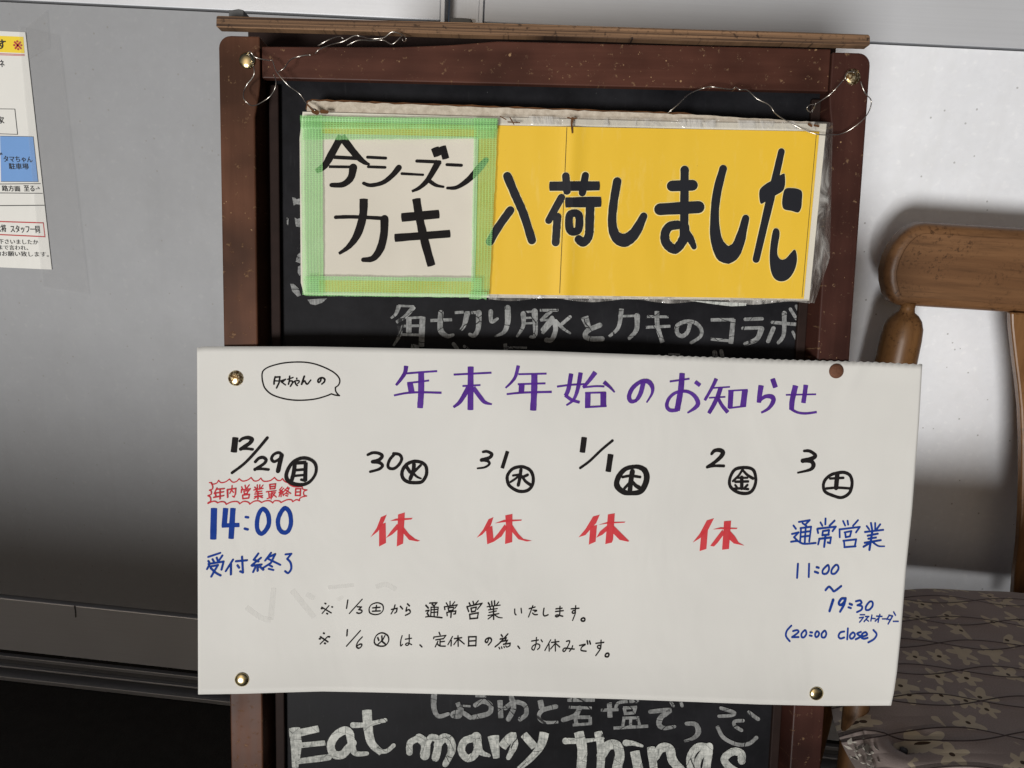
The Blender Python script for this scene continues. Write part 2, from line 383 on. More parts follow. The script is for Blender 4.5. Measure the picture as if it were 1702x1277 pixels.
M['print_ink'] = mat_plain('print_charcoal', (0.020, 0.021, 0.026), 0.42, 0, 0.15, 20)
M['print_edge'] = mat_plain('print_pale_edge', (0.88, 0.74, 0.34), 0.4, 0, 0.05)
M['print_white'] = mat_paper('print_margin', (0.74, 0.70, 0.60), 0.05, 0.4)

def mat_tape(name, col, alpha):
    n = N(name)
    sx = n.n('ShaderNodeSeparateXYZ'); n.l(n.coord(), sx.inputs[0])
    def tri(sock, per): return n.math('PINGPONG', n.math('DIVIDE', sock, per), 0.5)
    wx = tri(sx.outputs[0], 0.0026); wy = tri(sx.outputs[1], 0.0017)
    nz = n.noise(40, detail=3)
    th = n.math('MAXIMUM', n.math('MULTIPLY', wx, 2.0), n.math('MULTIPLY', wy, 2.0))
    th = n.math('MULTIPLY_ADD', nz, 0.35, th)
    f = n.ramp(th, [(0.72, 0.0), (1.05, 1.0)])
    big = n.ramp(n.noise(34, detail=3), [(0.42, 0.0), (0.68, 1.0)])
    c = n.mix(f, tuple(x*0.80 for x in col), tuple(min(1, x*1.18+0.05) for x in col)); c = n.mix(n.math('MULTIPLY', big, 0.5), c, tuple(min(1, x*1.1+0.17) for x in col))
    n.bump(f, 0.5, 0.0005)
    return n.set(c, 0.34, spec=0.45, alpha=n.math('MULTIPLY_ADD', f, 0.14, alpha))
M['tape'] = mat_tape('green_weave_tape', (0.29, 0.70, 0.23), 0.40)
n = N('clear_plastic'); a = n.noise(55, n.coord((1, 0.35, 1)), 4, 0.6, 1.2); n.bump(a, 0.9, 0.006)
c = n.mix(n.ramp(a, [(0.45, 0.0), (0.65, 1.0)]), (0.45, 0.42, 0.38), (0.7, 0.68, 0.64))
M['plastic'] = n.set(c, 0.12, spec=0.9, alpha=n.ramp(a, [(0.36, 0.16), (0.52, 0.24), (0.64, 0.62)]))
n = N('clear_film'); M['film'] = n.set((0.40, 0.40, 0.40), 0.28, spec=0.5, alpha=0.10)

n = N('glitter_brass'); v = n.voro(900, n.coord(uv=False), out='Color'); nm = n.n('ShaderNodeNormalMap'); 
c = n.mix(n.ramp(v, [(0.45, 0.0), (0.6, 1.0)]), (0.22, 0.13, 0.05), (0.95, 0.80, 0.50)); n.bump(v, 1.0, 0.002); M['glitter'] = n.set(c, 0.3, 0.9)
n = N('rusty_pin'); v = n.noise(500, n.coord(uv=False), 5, 0.7); c = n.mix(v, (0.06, 0.022, 0.012), (0.24, 0.10, 0.05)); n.bump(v, 0.7, 0.001); M['rust'] = n.set(c, 0.7, 0.3)

n = N('chalkboard_black'); a = n.noise(16, detail=6, rough=0.65); b = n.noise(1.0, n.coord((240, 30, 1), rot=(0, 0, 0.4)), 3); cr = n.ramp(n.voro(24, n.coord((1, 1, 1)), 'DISTANCE_TO_EDGE'), [(0.0, 1.0), (0.012, 0.0)])
c = n.mix(n.ramp(a, [(0.35, 0.0), (0.7, 1.0)]), (0.006, 0.006, 0.0075), (0.018, 0.018, 0.021)); c = n.mix(n.ramp(b, [(0.62, 0.0), (0.8, 0.35)]), c, (0.035, 0.035, 0.038))
dust = n.ramp(n.noise(520, detail=3, rough=0.6), [(0.735, 0.0), (0.76, 1.0)]); c = n.mix(n.math('MULTIPLY', dust, 0.5), c, (0.32, 0.32, 0.32))
n.bump(a, 0.15, 0.002); M['chalkboard'] = n.set(c, n.math('MULTIPLY_ADD', a, 0.25, 0.42), spec=0.10)

# seat cloth: dark brown with pale five-petal flowers and quilting stitched in crossing waves
n = N('quilted_cloth')
uvc = n.coord()
vo = n.n('ShaderNodeTexVoronoi', feature='F1'); vo.inputs['Scale'].default_value = 27; vo.inputs['Randomness'].default_value = 0.8
dst = n.n('ShaderNodeVectorMath', operation='MULTIPLY_ADD'); n.l(n.noise(60, uvc, 3, col=True), dst.inputs[0]); dst.inputs[1].default_value = (0.0025, 0.0025, 0); n.l(uvc, dst.inputs[2])
n.l(dst.outputs[0], vo.inputs['Vector'])
scl = n.n('ShaderNodeVectorMath', operation='SUBTRACT'); n.l(dst.outputs[0], scl.inputs[0]); n.l(vo.outputs['Position'], scl.inputs[1])
sx = n.n('ShaderNodeSeparateXYZ'); n.l(scl.outputs[0], sx.inputs[0])
sr = n.n('ShaderNodeSeparateColor'); n.l(vo.outputs['Color'], sr.inputs[0])
ang = n.math('ARCTAN2', sx.outputs[1], sx.outputs[0]); ang = n.math('MULTIPLY_ADD', sr.outputs[0], 6.28, n.math('MULTIPLY', ang, 5.0))
rad = n.math('SQRT', n.math('ADD', n.math('POWER', n.math('ABSOLUTE', sx.outputs[0]), 2.0), n.math('POWER', n.math('ABSOLUTE', sx.outputs[1]), 2.0)))
lim = n.math('MULTIPLY', n.math('MULTIPLY_ADD', n.math('COSINE', ang), 0.27, 0.73), n.math('MULTIPLY_ADD', sr.outputs[1], 0.0075, 0.0115))
fl = n.math('MULTIPLY', n.math('LESS_THAN', rad, lim), n.math('GREATER_THAN', sr.outputs[2], 0.20))
eye = n.math('LESS_THAN', rad, 0.0022)
sp = n.n('ShaderNodeSeparateXYZ'); n.l(uvc, sp.inputs[0])
def wave(ph, skew):
    wv = n.math('MULTIPLY', n.math('SINE', n.math('MULTIPLY_ADD', sp.outputs[0], 34.0, ph)), 0.0085)
    t = n.math('ADD', n.math('MULTIPLY_ADD', sp.outputs[0], skew, sp.outputs[1]), wv)
    return n.math('MULTIPLY', n.math('PINGPONG', n.math('DIVIDE', t, 0.046), 0.5), 0.046)
w1 = wave(0.6, -0.10); w2 = wave(3.74, -0.10)
wm = n.math('MINIMUM', w1, w2)
st = n.math('LESS_THAN', wm, 0.00085)
weave = n.noise(700, uvc, 2)
base = n.mix(n.noise(18, uvc, 4), (0.27, 0.218, 0.20), (0.36, 0.298, 0.275)); base = n.mix(0.25, base, weave, 'OVERLAY')
petal = n.mix(n.noise(70, uvc, 4), (0.48, 0.405, 0.30), (0.66, 0.565, 0.42))
c = n.mix(fl, base, petal); c = n.mix(n.math('MULTIPLY', eye, n.math('GREATER_THAN', sr.outputs[2], 0.3)), c, (0.07, 0.045, 0.03)); c = n.mix(st, c, (0.07, 0.05, 0.048))
hb = n.ramp(n.math('DIVIDE', wm, 0.02), [(0.0, 0.0), (0.25, 0.7), (1.0, 1.0)]); nb = n.bump(hb, 0.55, 0.006); n.bump(weave, 0.2, 0.0006, nb)
M['cloth'] = n.set(c, 0.92, spec=0.15); n.p.inputs['Sheen Weight'].default_value = 0.15
M['fluff'] = mat_paper('torn_wadding', (0.42, 0.395, 0.35), 0.1, 1.0); M['fluff'].node_tree.nodes['Principled BSDF'].inputs['Specular IOR Level'].default_value = 0.02

# ------------------------------------------------------------------ setting
f = MB(); f.box((-2.6, -0.66, -0.12), (2.6, 1.30, 0.0)); fo = f.build('floor', M['floor'], uv='floor'); fo['kind'] = 'structure'  # front edge placed so the slab shades the lower doors from the upward light

ZT, ZB, ZR = 1.1153, 0.161, 0.048
def door(name, label, x0, x1, stile_x, side, sheet):
    d = thing(name, label, 'sliding door', ((x0+x1)/2, DW, 0))
    p = MB(); p.box((x0, DW, ZB+0.002), (x1, DW+0.02, ZT-0.0015)); p.build('panel', M[sheet], d, uv='wall')
    p = MB(); p.box((x0, DW-0.005, ZT+0.001), (x1, DW+0.02, 2.05)); p.build('top_rail', M['rail'], d, bevel=0.0015, uv='wall')
    p = MB(); p.box((x0, DW-0.006, ZR+0.002), (x1, DW+0.02, ZB-0.0025)); p.build('bottom_rail', M['rail_grey'], d, bevel=0.0015, uv='wall')
    p = MB(); p.box((x0+0.002, DW+0.012, ZB-0.01), (x1-0.002, DW+0.0205, ZB+0.01)); p.box((x0+0.002, DW+0.012, ZT-0.01), (x1-0.002, DW+0.0205, ZT+0.01)); p.build('gasket', M['groove'], d, uv='wall')
    p = MB(); a, b = (stile_x, stile_x+0.0065) if side > 0 else (stile_x-0.0065, stile_x)
    p.box((a, DW-0.008, ZR+0.001), (b, DW+0.02, 2.05)); p.build('edge_stile', M['stile'], d, bevel=0.001, uv='wall')
    return d
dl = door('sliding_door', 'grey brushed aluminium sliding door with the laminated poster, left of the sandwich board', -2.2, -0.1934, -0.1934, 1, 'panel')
dr = door('sliding_door', 'brightly lit aluminium sliding door panel behind the wooden chair', -0.1365, 2.2, -0.1365, -1, 'panel_lit')
p = MB(); p.box((-0.1865, DW+0.021, ZR), (-0.1435, DW+0.04, 2.05)); p.build('recess', M['stile'], dl, uv='wall')
b = MB(); b.box((-0.182, DW+0.004, ZT-0.02), (-0.154, DW+0.021, ZT+0.007)); b.build('stop_block', M['bracket'], dl, bevel=0.002, uv='wall')
sc_ = MB(); a1, a2 = wpx(124, 1007, 0.0065), wpx(126, 1026, 0.0065); sc_.tube([a1, (a1+a2)/2+Vector((0.0006, 0, 0)), a2], 0.0011, 6); sc_.build('scratch', M['groove'], dl)
t = thing('door_track', 'dirty aluminium floor track along the foot of the sliding doors', 'door track', (0, DW-0.02, 0))
for nm_, y0_, z0_, z1_, mt_ in (('upper_lip', 0.010, 0.0335, 0.0405, 'track'), ('web', 0.006, 0.0225, 0.0330, 'track_dark'), ('middle_lip', 0.014, 0.0185, 0.0220, 'track'), ('lower_lip', 0.026, 0.0012, 0.0095, 'track')):
    q = MB(); q.box((-2.2, DW-y0_, z0_), (2.2, DW+0.028, z1_)); q.build(nm_, M[mt_], t, bevel=0.0009, uv='wall')
q = MB(); q.box((-2.2, DW-0.002, 0.0005), (2.2, DW+0.03, 0.0475)); q.build('channel', M['groove_dark'], t, uv='wall')

# ------------------------------------------------------------------ poster taped to the door
po = thing('poster', 'white laminated notice with yellow heading and blue map box taped to the door', 'poster', wpx(40, 250))
def wM(x, y, z): return wpx(x, y, 0.0015+z)
def P3(x, y): return (x/3.042, 40+y/3.042)
def flat(quads, z, name, mat, par, Mf=wM):
    mb = MB()
    for qd in quads: mb.add([Mf(*P3(*k), z) for k in qd], [tuple(range(len(qd)))[::-1]])
    return mb.build(name, mat, par, uv='wall')
qd = [(-330, 20), (128, 42), (262, 1242), (-200, 1222)]
mb = MB(); mb.loft([wM(*P3(*k), 0.0) for k in qd], [wM(*P3(*k), -0.0008) for k in qd]); mb.build('sheet', M['lam'], po, uv='wall')
flat([[(-320, 48), (118, 65), (124, 148), (-320, 130)]], 0.0002, 'heading_band', M['pyellow'], po)
flat([[(-320, 138), (124, 153), (124.3, 156.5), (-320, 141.5)], [(-320, 145), (125, 159), (125.3, 162), (-320, 148)]], 0.0002, 'heading_rule', M['pred'], po)
flat([[(-5, 996), (220, 1003), (220.5, 1009), (-5, 1002)], [(-5, 1062), (229, 1073), (230, 1079), (-5, 1068)], [(216, 1003), (221, 1003), (230, 1079), (225, 1079)]], 0.0002, 'red_box', M['pred'], po)
flat([[(0, 567), (168, 570), (193, 798), (5, 797)]], 0.0002, 'map_box', M['pblue'], po)
flat([[(-5, 428), (75, 429), (75.5, 432), (-5, 431)], [(73, 430), (76, 430), (90, 560), (87, 560)], [(-5, 554), (89, 557), (89, 560), (-5, 557)]], 0.0004, 'house_box', M['pblack'], po)
flat([[(-5, 808), (205, 806), (205, 809.5), (-5, 811.5)], [(-5, 853), (215, 855), (215, 858.5), (-5, 856.5)], [(-5, 917), (224, 915), (224.5, 919), (-5, 921)],
      [(0, 566), (168, 569), (168, 571), (0, 568)], [(167, 570), (169, 570), (194, 799), (192, 799)], [(4, 796), (193, 797), (193, 799), (4, 798)]], 0.0004, 'black_lines', M['pblack'], po)
tx = MB()
def font(mb, text, cx, cy, w, h, z=0.0005, bold=0.0):
    cu = bpy.data.curves.new('t', 'FONT'); cu.body = text; cu.size = 1; cu.resolution_u = 3; cu.offset = bold
    o = bpy.data.objects.new('t', cu); COL.objects.link(o); bpy.context.view_layer.update()
    me = bpy.data.meshes.new_from_object(o.evaluated_get(bpy.context.evaluated_depsgraph_get()))
    X = [v.co.x for v in me.vertices]; Y = [v.co.y for v in me.vertices]
    if X:
        x0, x1, y0, y1 = min(X), max(X), min(Y), max(Y); vs = []
        for v in me.vertices:
            a = (v.co.x-x0)/max(x1-x0, 1e-6)-0.5; b_ = 0.5-(v.co.y-y0)/max(y1-y0, 1e-6)
            vs.append(wM(*P3(cx + a*w + b_*h*0.112, cy + b_*h + a*w*0.02), z))
        mb.add(vs, [tuple(pp.vertices) for pp in me.polygons])
    bpy.data.objects.remove(o); bpy.data.curves.remove(cu); bpy.data.meshes.remove(me)
for T, cx, cy, w, h, bo in (('す', 8, 103, 44, 50, .02), ('ネ', 8, 200, 26, 36, .012), ('家', 3, 486, 34, 36, .008), ('タマちゃん', 90, 684, 146, 32, .012), ('駐車場', 94, 720, 100, 32, .012),
                            ('゛', 4, 657, 16, 14, .01), ('路方面', 55, 832, 92, 30, .012), ('至る→', 161, 832, 82, 30, .012), ('大将', 4, 1033, 52, 38, .012), ('スタッフ一同', 126, 1038, 148, 38, .012),
                            ('下さいましたか', 92, 1102, 200, 24, .0), ('まで言われ、', 66, 1131, 150, 24, .0), ('力お願い致します。', 110, 1163, 270, 26, .0)):
    tx = MB(); font(tx, T, cx, cy, w, h, 0.0006, bo); tx.build('lettering', M['pblack'], po, uv='wall')
tx = MB(); font(tx, '※', 89, 108, 46, 50, 0.0006, .004); tx.build('red_mark', M['pred'], po, uv='wall')
mb = MB(); mb.add([wpx(*k, 0.003) for k in [(30, 44), (97, 59), (148, 490), (70, 478)]], [(3, 2, 1, 0)]); mb.build('clear_tape', M['film'], po, uv='wall')
mb = MB(); mb.add([wpx(*k, 0.0022) for k in [(40, 47), (78, 16), (83, 80), (46, 100)]], [(3, 2, 1, 0)]); mb.build('clear_tape', M['film'], po, uv='wall')

# ------------------------------------------------------------------ sandwich board
BB = -0.872                      # foot of the front frame along the board
foot = BP(0.03, BB, 0); foot.z = 0
ab = thing('sandwich_board', 'dark red-brown wooden sandwich board with black writing panel, standing in front of the doors', 'sandwich board', foot)
def arc(cx, cy, r, a0, a1, k=6): return [(cx+r*math.cos(math.radians(a0+(a1-a0)*i/k)), cy+r*math.sin(math.radians(a0+(a1-a0)*i/k))) for i in range(k+1)]
def post(sgn, uo, uf, ub):
    """outer edge uo, front inner edge uf (chamfered below vt), back inner edge ub"""
    vt = 0.2268; R = 0.0105
    def outline(ui, notch):
        P = [(uo, BB)] ; P += arc(uo - sgn*R*(-1), vt-R, R, 180 if sgn > 0 else 0, 90)
        P += [(ub, vt), (ub, 0.188), (notch(0.179), 0.179), (notch(0.170), 0.170), (ui, 0.160), (ui, BB)]
        return P
    uin = lambda v: ub + (uf-ub)*min(1, (0.188-v)/0.026)**1.4 if v < 0.188 else ub
    A = outline(uf, uin); B = outline(ub, lambda v: ub)
    mb = MB(); mb.loft([BP(u, v, 0) for u, v in A], [BP(u, v, -0.027) for u, v in B])
    return mb.build('post', M['post' if sgn > 0 else 'post_shaded'], ab, bevel=0.0012)
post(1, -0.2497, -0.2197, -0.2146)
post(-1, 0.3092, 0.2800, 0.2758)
mb = MB(); mb.bslab([(-0.2136, 0.193), (0.2750, 0.1944), (0.2750, 0.2297), (0.1, 0.2292), (-0.012, 0.2287), (-0.055, 0.2243), (-0.10, 0.2215), (-0.2136, 0.2190)], -0.009, -0.0015); mb.build('top_rail', M['toprail'], ab, bevel=0.001)
mb = MB(); mb.bslab([(-0.2120, BB+0.10), (0.2750, BB+0.10), (0.2750, BB+0.14), (-0.2120, BB+0.14)], -0.024, -0.002); mb.build('bottom_rail', M['toprail'], ab, bevel=0.001)
mb = MB(); P = [(-0.2492, 0.2402), (-0.2478, 0.2408)] + [(-0.2478+0.55*i/8+0.001, 0.2408-0.0006*math.sin(i*1.3)*0.6) for i in range(1, 8)] + [(0.3035, 0.2402), (0.3049, 0.2385), (0.3053, 0.2322), (0.3046, 0.2312)] + [(0.3046-0.55*i/8, 0.2312+0.0003*math.sin(i*2.1)) for i in range(1, 8)] + [(-0.2480, 0.2312), (-0.2496, 0.2322)]
mb.bslab(P, -0.0045, 0.0050); mb.build('cap_strip', M['cap'], ab, bevel=0.0008)
mb = MB(); mb.bslab([(-0.2146, BB+0.09), (0.2760, BB+0.09), (0.2760, 0.2160), (-0.2146, 0.2160)], -0.0255, -0.0205); mb.build('writing_panel', M['chalkboard'], ab)
for x0, x1 in ((-0.2125, -0.2040), (0.2670, 0.2755)):
    mb = MB(); mb.bslab([(x0, BB+0.14), (x1, BB+0.14), (x1, 0.192), (x0, 0.192)], -0.0204, -0.0155); mb.build('panel_bead', M['shaded_wood'], ab, bevel=0.001)
mb = MB(); mb.bslab([(-0.245, 0.150), (0.304, 0.150), (0.304, 0.259), (-0.245, 0.259)], -0.075, -0.058); mb.build('rear_rail', M['shaded_wood'], ab, bevel=0.001)  # dark backing added to fill the gap under the cap strip
mb = MB()      # hinged rear frame
top = BP(0, 0.222, -0.045)
for u in (-0.232, 0.292):
    a = BP(u, 0.222, -0.050); c = Vector((a.x, 0.90, 0.0))
    ax = Vector((0.016, 0, 0)); ay = Vector((0, 0.011, 0.003))
    mb.loft([a-ax-ay, a+ax-ay, a+ax+ay, a-ax+ay], [c-ax-ay, c+ax-ay, c+ax+ay, c-ax+ay])
mb.build('rear_frame', M['post'], ab, bevel=0.001)
mb = MB()
for x, y, w, h in ((386, 27, 26, 4), (398, 24, 10, 5)): mb.add([bpx(x, y, -0.02), bpx(x+w, y+1, -0.02), bpx(x+w, y+h, -0.02), bpx(x, y+h, -0.02)], [(0, 3, 2, 1)])
hp = MB(); uu, vv = buv(398, 27, -0.02); hp.bslab([(uu-0.0065, vv-0.004), (uu+0.0065, vv-0.004), (uu+0.0065, vv+0.0022), (uu+0.002, vv+0.003), (uu-0.004, vv+0.002), (uu-0.0065, vv+0.002)], -0.03, -0.012); hp.build('hinge', M['groove'], ab, bevel=0.0006)

ZC = -0.0205
def cM(x, y, z): return bpx(x, y, ZC+z)
pen = Pen(cM, 0.0004)
pen.block(630, 490, 5.006, '''k34-16|165,95 140,160 100,195
k18|160,92 290,98
k36-26|290,100 220,180 145,230
k20|190,262 330,258
k40-16|175,265 170,340 120,425
k40|248,195 248,312
k44|362,188 352,430
k20|172,332 352,336
k18|240,195 360,188
k24|430,215 605,208
40-44-24|515,150 508,260 522,312 570,345 615,335
k22|632,150 702,145
k22|720,150 845,148
k44-22|735,150 710,250 680,295
44-26|830,150 825,280 790,340 755,330
36-22|930,140 935,225 985,200
46-40-14|1070,110 1070,230 1040,310 970,345
40-18|1200,160 1200,260 1150,345
k16|1200,145 1300,140
46-20|1295,140 1300,330 1260,352
k16|1200,195 1290,190
k16|1200,240 1300,235
k22|1340,130 1490,130
k34-20|1430,135 1345,215
k16|1345,215 1450,205
28|1440,190 1360,290
24|1450,220 1365,315
36|1440,200 1470,280 1440,370 1395,378
26|1590,185 1520,245
30-16|1470,220 1530,280 1590,320
30|620,410 650,450
24|710,430 740,455
k28|1050,410 1055,460
k16|1070,438 1230,442
k30|270,425 330,440''')
pen.block(900, 300, 3.095, '''k36-22|222,705 245,765
24|300,745 240,772 225,800 250,815 312,815''')
pen.block(1000, 490, 5.006, '''k36-20|165,120 140,270 60,350
k18|140,180 300,175
44-26|295,175 290,290 230,362
k20|380,182 555,185
k22|370,272 570,262
k36-34|460,140 465,260 505,395
30-34-24|735,245 715,310 670,345 630,320 630,260 700,225 780,235 830,290 820,350 745,400
k26|910,210 1100,208
k36|1095,205 1075,405
k22|1080,385 910,370
26|1195,205 1335,200
26|1175,280 1330,275
44-30|1330,285 1290,370 1195,410
26|1420,230 1625,248
36-26|1520,155 1515,330 1470,400
34|1430,280 1385,385
22|1590,310 1635,405
26|1570,120 1620,200
24|1620,95 1660,180
k16|555,495 650,500
36|940,480 945,515
30|995,470 1005,515''')
pen.build('menu_lettering', M['greychalk'], ab)
pen.polys(470, 310, 6.08, '''95,110 125,115 140,130 180,120 200,150 178,185 135,180 110,195
120,315 145,330 180,318 200,360 184,415 135,405 125,365
40,315 60,320 55,395 42,380''')
pen.build('half_hidden_lettering', M['greychalk'], ab)
pen.polys(470, 310, 6.08, '''185,660 200,700 190,750 180,780 130,760 150,690
155,810 190,790 205,840 195,880 170,905 150,870
75,985 110,985 160,1030 185,1100 150,1115 95,1060
250,1145 300,1140 450,1130 400,1175 330,1200 280,1190''')
pen.build('half_hidden_lettering', M['greychalk'], ab)
pen.block(440, 1140, 4.052, '''38-22|1140,60 1140,150 1170,205 1235,190
k30|1300,115 1320,165
k14|1335,135 1385,138
28|1325,160 1310,205 1265,200 1280,180 1330,180 1385,215
k14|1420,70 1490,72
30|1420,130 1470,105 1520,130 1510,185 1405,212
k32|1585,100 1590,215''')
pen.block(840, 1140, 4.052, '''32|40,75 55,150 20,225
28|0,150 60,110 130,130 140,190 100,225
k34|235,100 245,150
30-18|340,140 250,165 225,210 260,245 350,245
k24|420,95 600,95
k18|430,145 580,150
30|500,150 470,200 390,230
k24|470,210 480,265
pk22|480,212 570,212 572,258
k18|455,265 580,255
k20|645,165 760,160
k30|700,115 705,212
20|740,155 770,112 890,105
k20|795,150 885,145
k20|875,150 865,185
k18|800,188 870,182
k20|800,150 808,185
k18|790,218 900,215
k18|800,215 790,272
k18|845,215 842,272
k18|890,215 905,268
k20|730,285 960,272
26-36-20|975,175 1110,165 1050,210 1035,260 1070,285 1140,275
20|1115,110 1130,135
20|1180,105 1190,135
24-34-16|1220,255 1280,260 1300,310 1270,350 1210,372
22|1450,150 1540,180 1520,200 1440,205
22|1590,300 1545,270 1545,240 1600,235
24|1430,280 1470,350 1560,395 1640,390 1690,350
24|1640,180 1702,225''')
pen.build('menu_lettering', M['greychalk'], ab)
pen = Pen(cM, 0.0005)
pen.polys(1000, 490, 5.006, '720,48 900,55 1205,70 1200,92 1080,97 950,82')
pen.build('paint_smear', M['chalk'], ab)
pen.block(440, 1140, 4.052, '''k72-66-40|200,288 212,400 205,548
k46-44|230,318 360,290
k34|235,402 405,385
34-40|205,512 430,482
50|572,318 540,300 480,335 445,400 465,460 520,465 560,425 592,385
50-26|575,330 592,425 620,458 688,456
k60-56-40|688,168 698,300 722,390 785,450
26|780,445 825,438 868,402
36-26|595,265 680,262 812,232
40|975,450 980,385 1040,352
54-60|1040,350 1082,395 1078,470
40-50|1085,410 1120,350 1165,365 1165,420 1150,485
50-56-36|1165,400 1205,350 1250,375 1258,440 1215,530
46|1412,350 1345,375 1325,440 1370,490 1425,450 1430,370
60-20|1425,345 1450,440 1510,470
k70-40|1540,342 1560,485
k56|1600,410 1650,352 1690,345''')
pen.block(840, 1140, 4.052, '''60-30|45,345 60,400 20,485
k50|125,330 195,410
k60-30|262,320 240,400 180,480 90,560
k60|495,315 518,430 510,560
40-14|405,372 540,370 660,355
k50|625,312 645,430 640,560
60|645,470 690,405 745,400 770,460 750,560
40-18|810,385 860,388 920,405
k60|872,445 895,560
k50|980,415 1000,560
56|1005,480 1050,420 1105,425 1125,500 1175,560
50|1370,420 1300,412 1250,470 1252,550 1300,575
50|1372,410 1365,480 1350,575
40|1340,440 1300,500 1290,560
50-44|1592,505 1585,455 1530,445 1475,490 1500,540 1560,580''')
pen.build('white_lettering', M['chalk'], ab)

# ------------------------------------------------------------------ hanging sign
ZS = 0.005
sg = thing('hanging_sign', 'weathered yellow sign with white hand-lettered card edged in green tape, wired to the board', 'sign', bpx(930, 345, 0))
def sM(x, y, z): return bpx(x, y, ZS+z)
def slab(px, z0, z1, name, mat, bev=0.0):
    mb = MB(); F_ = [bpx(x, y, z1) for x, y in px]; mb.loft(F_[::-1], [p_ - EN*(z1-z0) for p_ in F_][::-1])
    # outlines run clockwise in the photo, so reverse to face the viewer
    return mb.build(name, mat, sg, bevel=bev)
def wob(a, b, k, amp):
    return [(a[0]+(b[0]-a[0])*i/k + random.uniform(-amp, amp)*0.5, a[1]+(b[1]-a[1])*i/k + random.uniform(-amp, amp)) for i in range(k+1)]
slab([(510, 180), (512, 170)] + wob((519, 168), (1150, 191), 60, 1.0) + wob((1158, 191), (1352, 203), 18, 0.8) + [(1360, 240), (1340, 470), (1330, 488), (520, 488), (508, 470)], -0.0085, ZS-0.003, 'backing_board', M['fibre'])
slab([(508, 182), (510, 168)] + wob((519, 165.5), (1150, 188.5), 50, 1.2) + [(1155, 196), (1100, 200), (530, 182)], -0.0100, ZS-0.0042, 'worn_edge', M['fibre_edge'])
slab([(503, 186), (828, 195), (1140, 203), (1374, 206), (1372, 225), (1345, 500), (818, 495), (505, 490), (500, 470), (498, 230)], ZS-0.0028, ZS-0.0004, 'white_sheet', M['print_white'])
def sheet(px, z, name, mat, par=sg):
    mb = MB(); mb.add([sM(x, y, z) for x, y in px], [tuple(range(len(px)))[::-1]]); return mb.build(name, mat, par)
# yellow print, gently bowed on either side of the fold
def yz(x): return 0.0006 + 0.0022*math.exp(-((x-946)/16)**2) + 0.0012*math.sin((x-820)/130.0)**2
def bil(Q, s, t):
    (a, b), (c, d) = ((Q[0], Q[1]), (Q[3], Q[2]))
    x = (a[0]*(1-s)+b[0]*s)*(1-t) + (c[0]*(1-s)+d[0]*s)*t; y = (a[1]*(1-s)+b[1]*s)*(1-t) + (c[1]*(1-s)+d[1]*s)*t; return x, y
QY = [(534, 203), (1362, 219), (1336, 497), (530, 485)]
mb = MB(); rows = []
for j in range(13):
    row = []
    for i in range(221): x, y = bil(QY, i/220, j/12); row.append(sM(x, y, yz(x + (y-350)*0.05)))
    rows.append(row)
mb.grid(rows[::-1]); ys = mb.build('yellow_print', M['yellow'], sg, smooth=True)
def yM(x, y, z): return sM(x, y, yz(x + (y-350)*0.05)+z)
PRINT1 = '''64|215,315 280,470 350,630 420,850
62|240,600 140,740 70,862
k72|572,400 978,397
56|702,315 712,440
56|865,310 840,455
56|665,495 560,685
60|632,655 625,760 618,868
k78|705,535 990,530
66|905,560 900,700 897,790 880,840 845,868 810,842
60|735,640 808,638 806,762 738,766 735,640
62-64-66-80-100-84-58|1130,360 1100,540 1088,700 1115,810 1190,850 1275,790 1350,650'''
PRINT2 = '''64|390,265 388,500 386,740
84|285,398 455,392
92|185,592 505,574
68-74|330,722 265,735 228,790 235,870 300,925 350,890 385,820 388,740
74-40|395,790 440,845 468,905
58-66-66-90-140-90-56|710,255 662,440 640,640 655,850 735,968 830,900 898,668
50-56-62-54|1195,112 1150,310 1090,560 985,1008'''
POLY2 = '''1015,430 1060,385 1110,355 1165,320 1215,295 1225,320 1225,390 1205,440 1140,480 1060,530 1025,545 1012,500
1225,425 1280,415 1345,427 1368,455 1366,520 1360,580 1335,618 1280,605 1220,592 1202,555 1205,490
1125,770 1150,750 1175,765 1180,810 1165,900 1163,970 1190,1010 1230,1003 1270,960 1300,930 1318,948 1325,1020 1302,1105 1255,1170 1195,1192 1140,1170 1108,1105 1097,1000 1105,880'''
def shrinkgrow(text, g):
    out = []
    for ln in text.split('\n'):
        P = [tuple(float(a) for a in p_.split(',')) for p_ in ln.split()]; cx = sum(p_[0] for p_ in P)/len(P); cy = sum(p_[1] for p_ in P)/len(P); n_ = len(P); Q = []
        for i in range(n_):
            a, b = P[i-1], P[(i+1) % n_]; tx_, ty_ = b[0]-a[0], b[1]-a[1]; l_ = math.hypot(tx_, ty_)
            Q.append((P[i][0]+ty_/l_*g, P[i][1]-tx_/l_*g))
        out.append(' '.join('%.1f,%.1f' % q_ for q_ in Q))
    return '\n'.join(out)
def widen(text, d):
    out = []
    for ln in text.split('\n'):
        a, b = ln.split('|'); k_ = a[0] if a[0] in 'k' else ''; a = a.lstrip('k')
        out.append(k_ + '-'.join(str(float(w)+d) for w in a.split('-')) + '|' + b)
    return '\n'.join(out)
pen = Pen(yM, 0.0001)
pen.block(800, 230, 5.006, widen(PRINT1, 12)); pen.block(1060, 230, 5.006, widen(PRINT2, 12)); pen.polys(1060, 230, 5.006, shrinkgrow(POLY2, 6), 1)
pen.build('pale_letter_edges', M['print_edge'], sg)
pen = Pen(yM, 0.0008)
pen.block(800, 230, 5.006, PRINT1); pen.block(1060, 230, 5.006, PRINT2); pen.polys(1060, 230, 5.006, POLY2, 1)
pen.build('printed_lettering', M['print_ink'], sg)
pen = Pen(yM, 0.0008)
pen.block(0, 0, 1, 'k0.7|1357,222 1333,494'); pen.build('border_line', M['pblack'], sg); pen.block(0, 0, 1, 'k0.6|942,212 930,488')
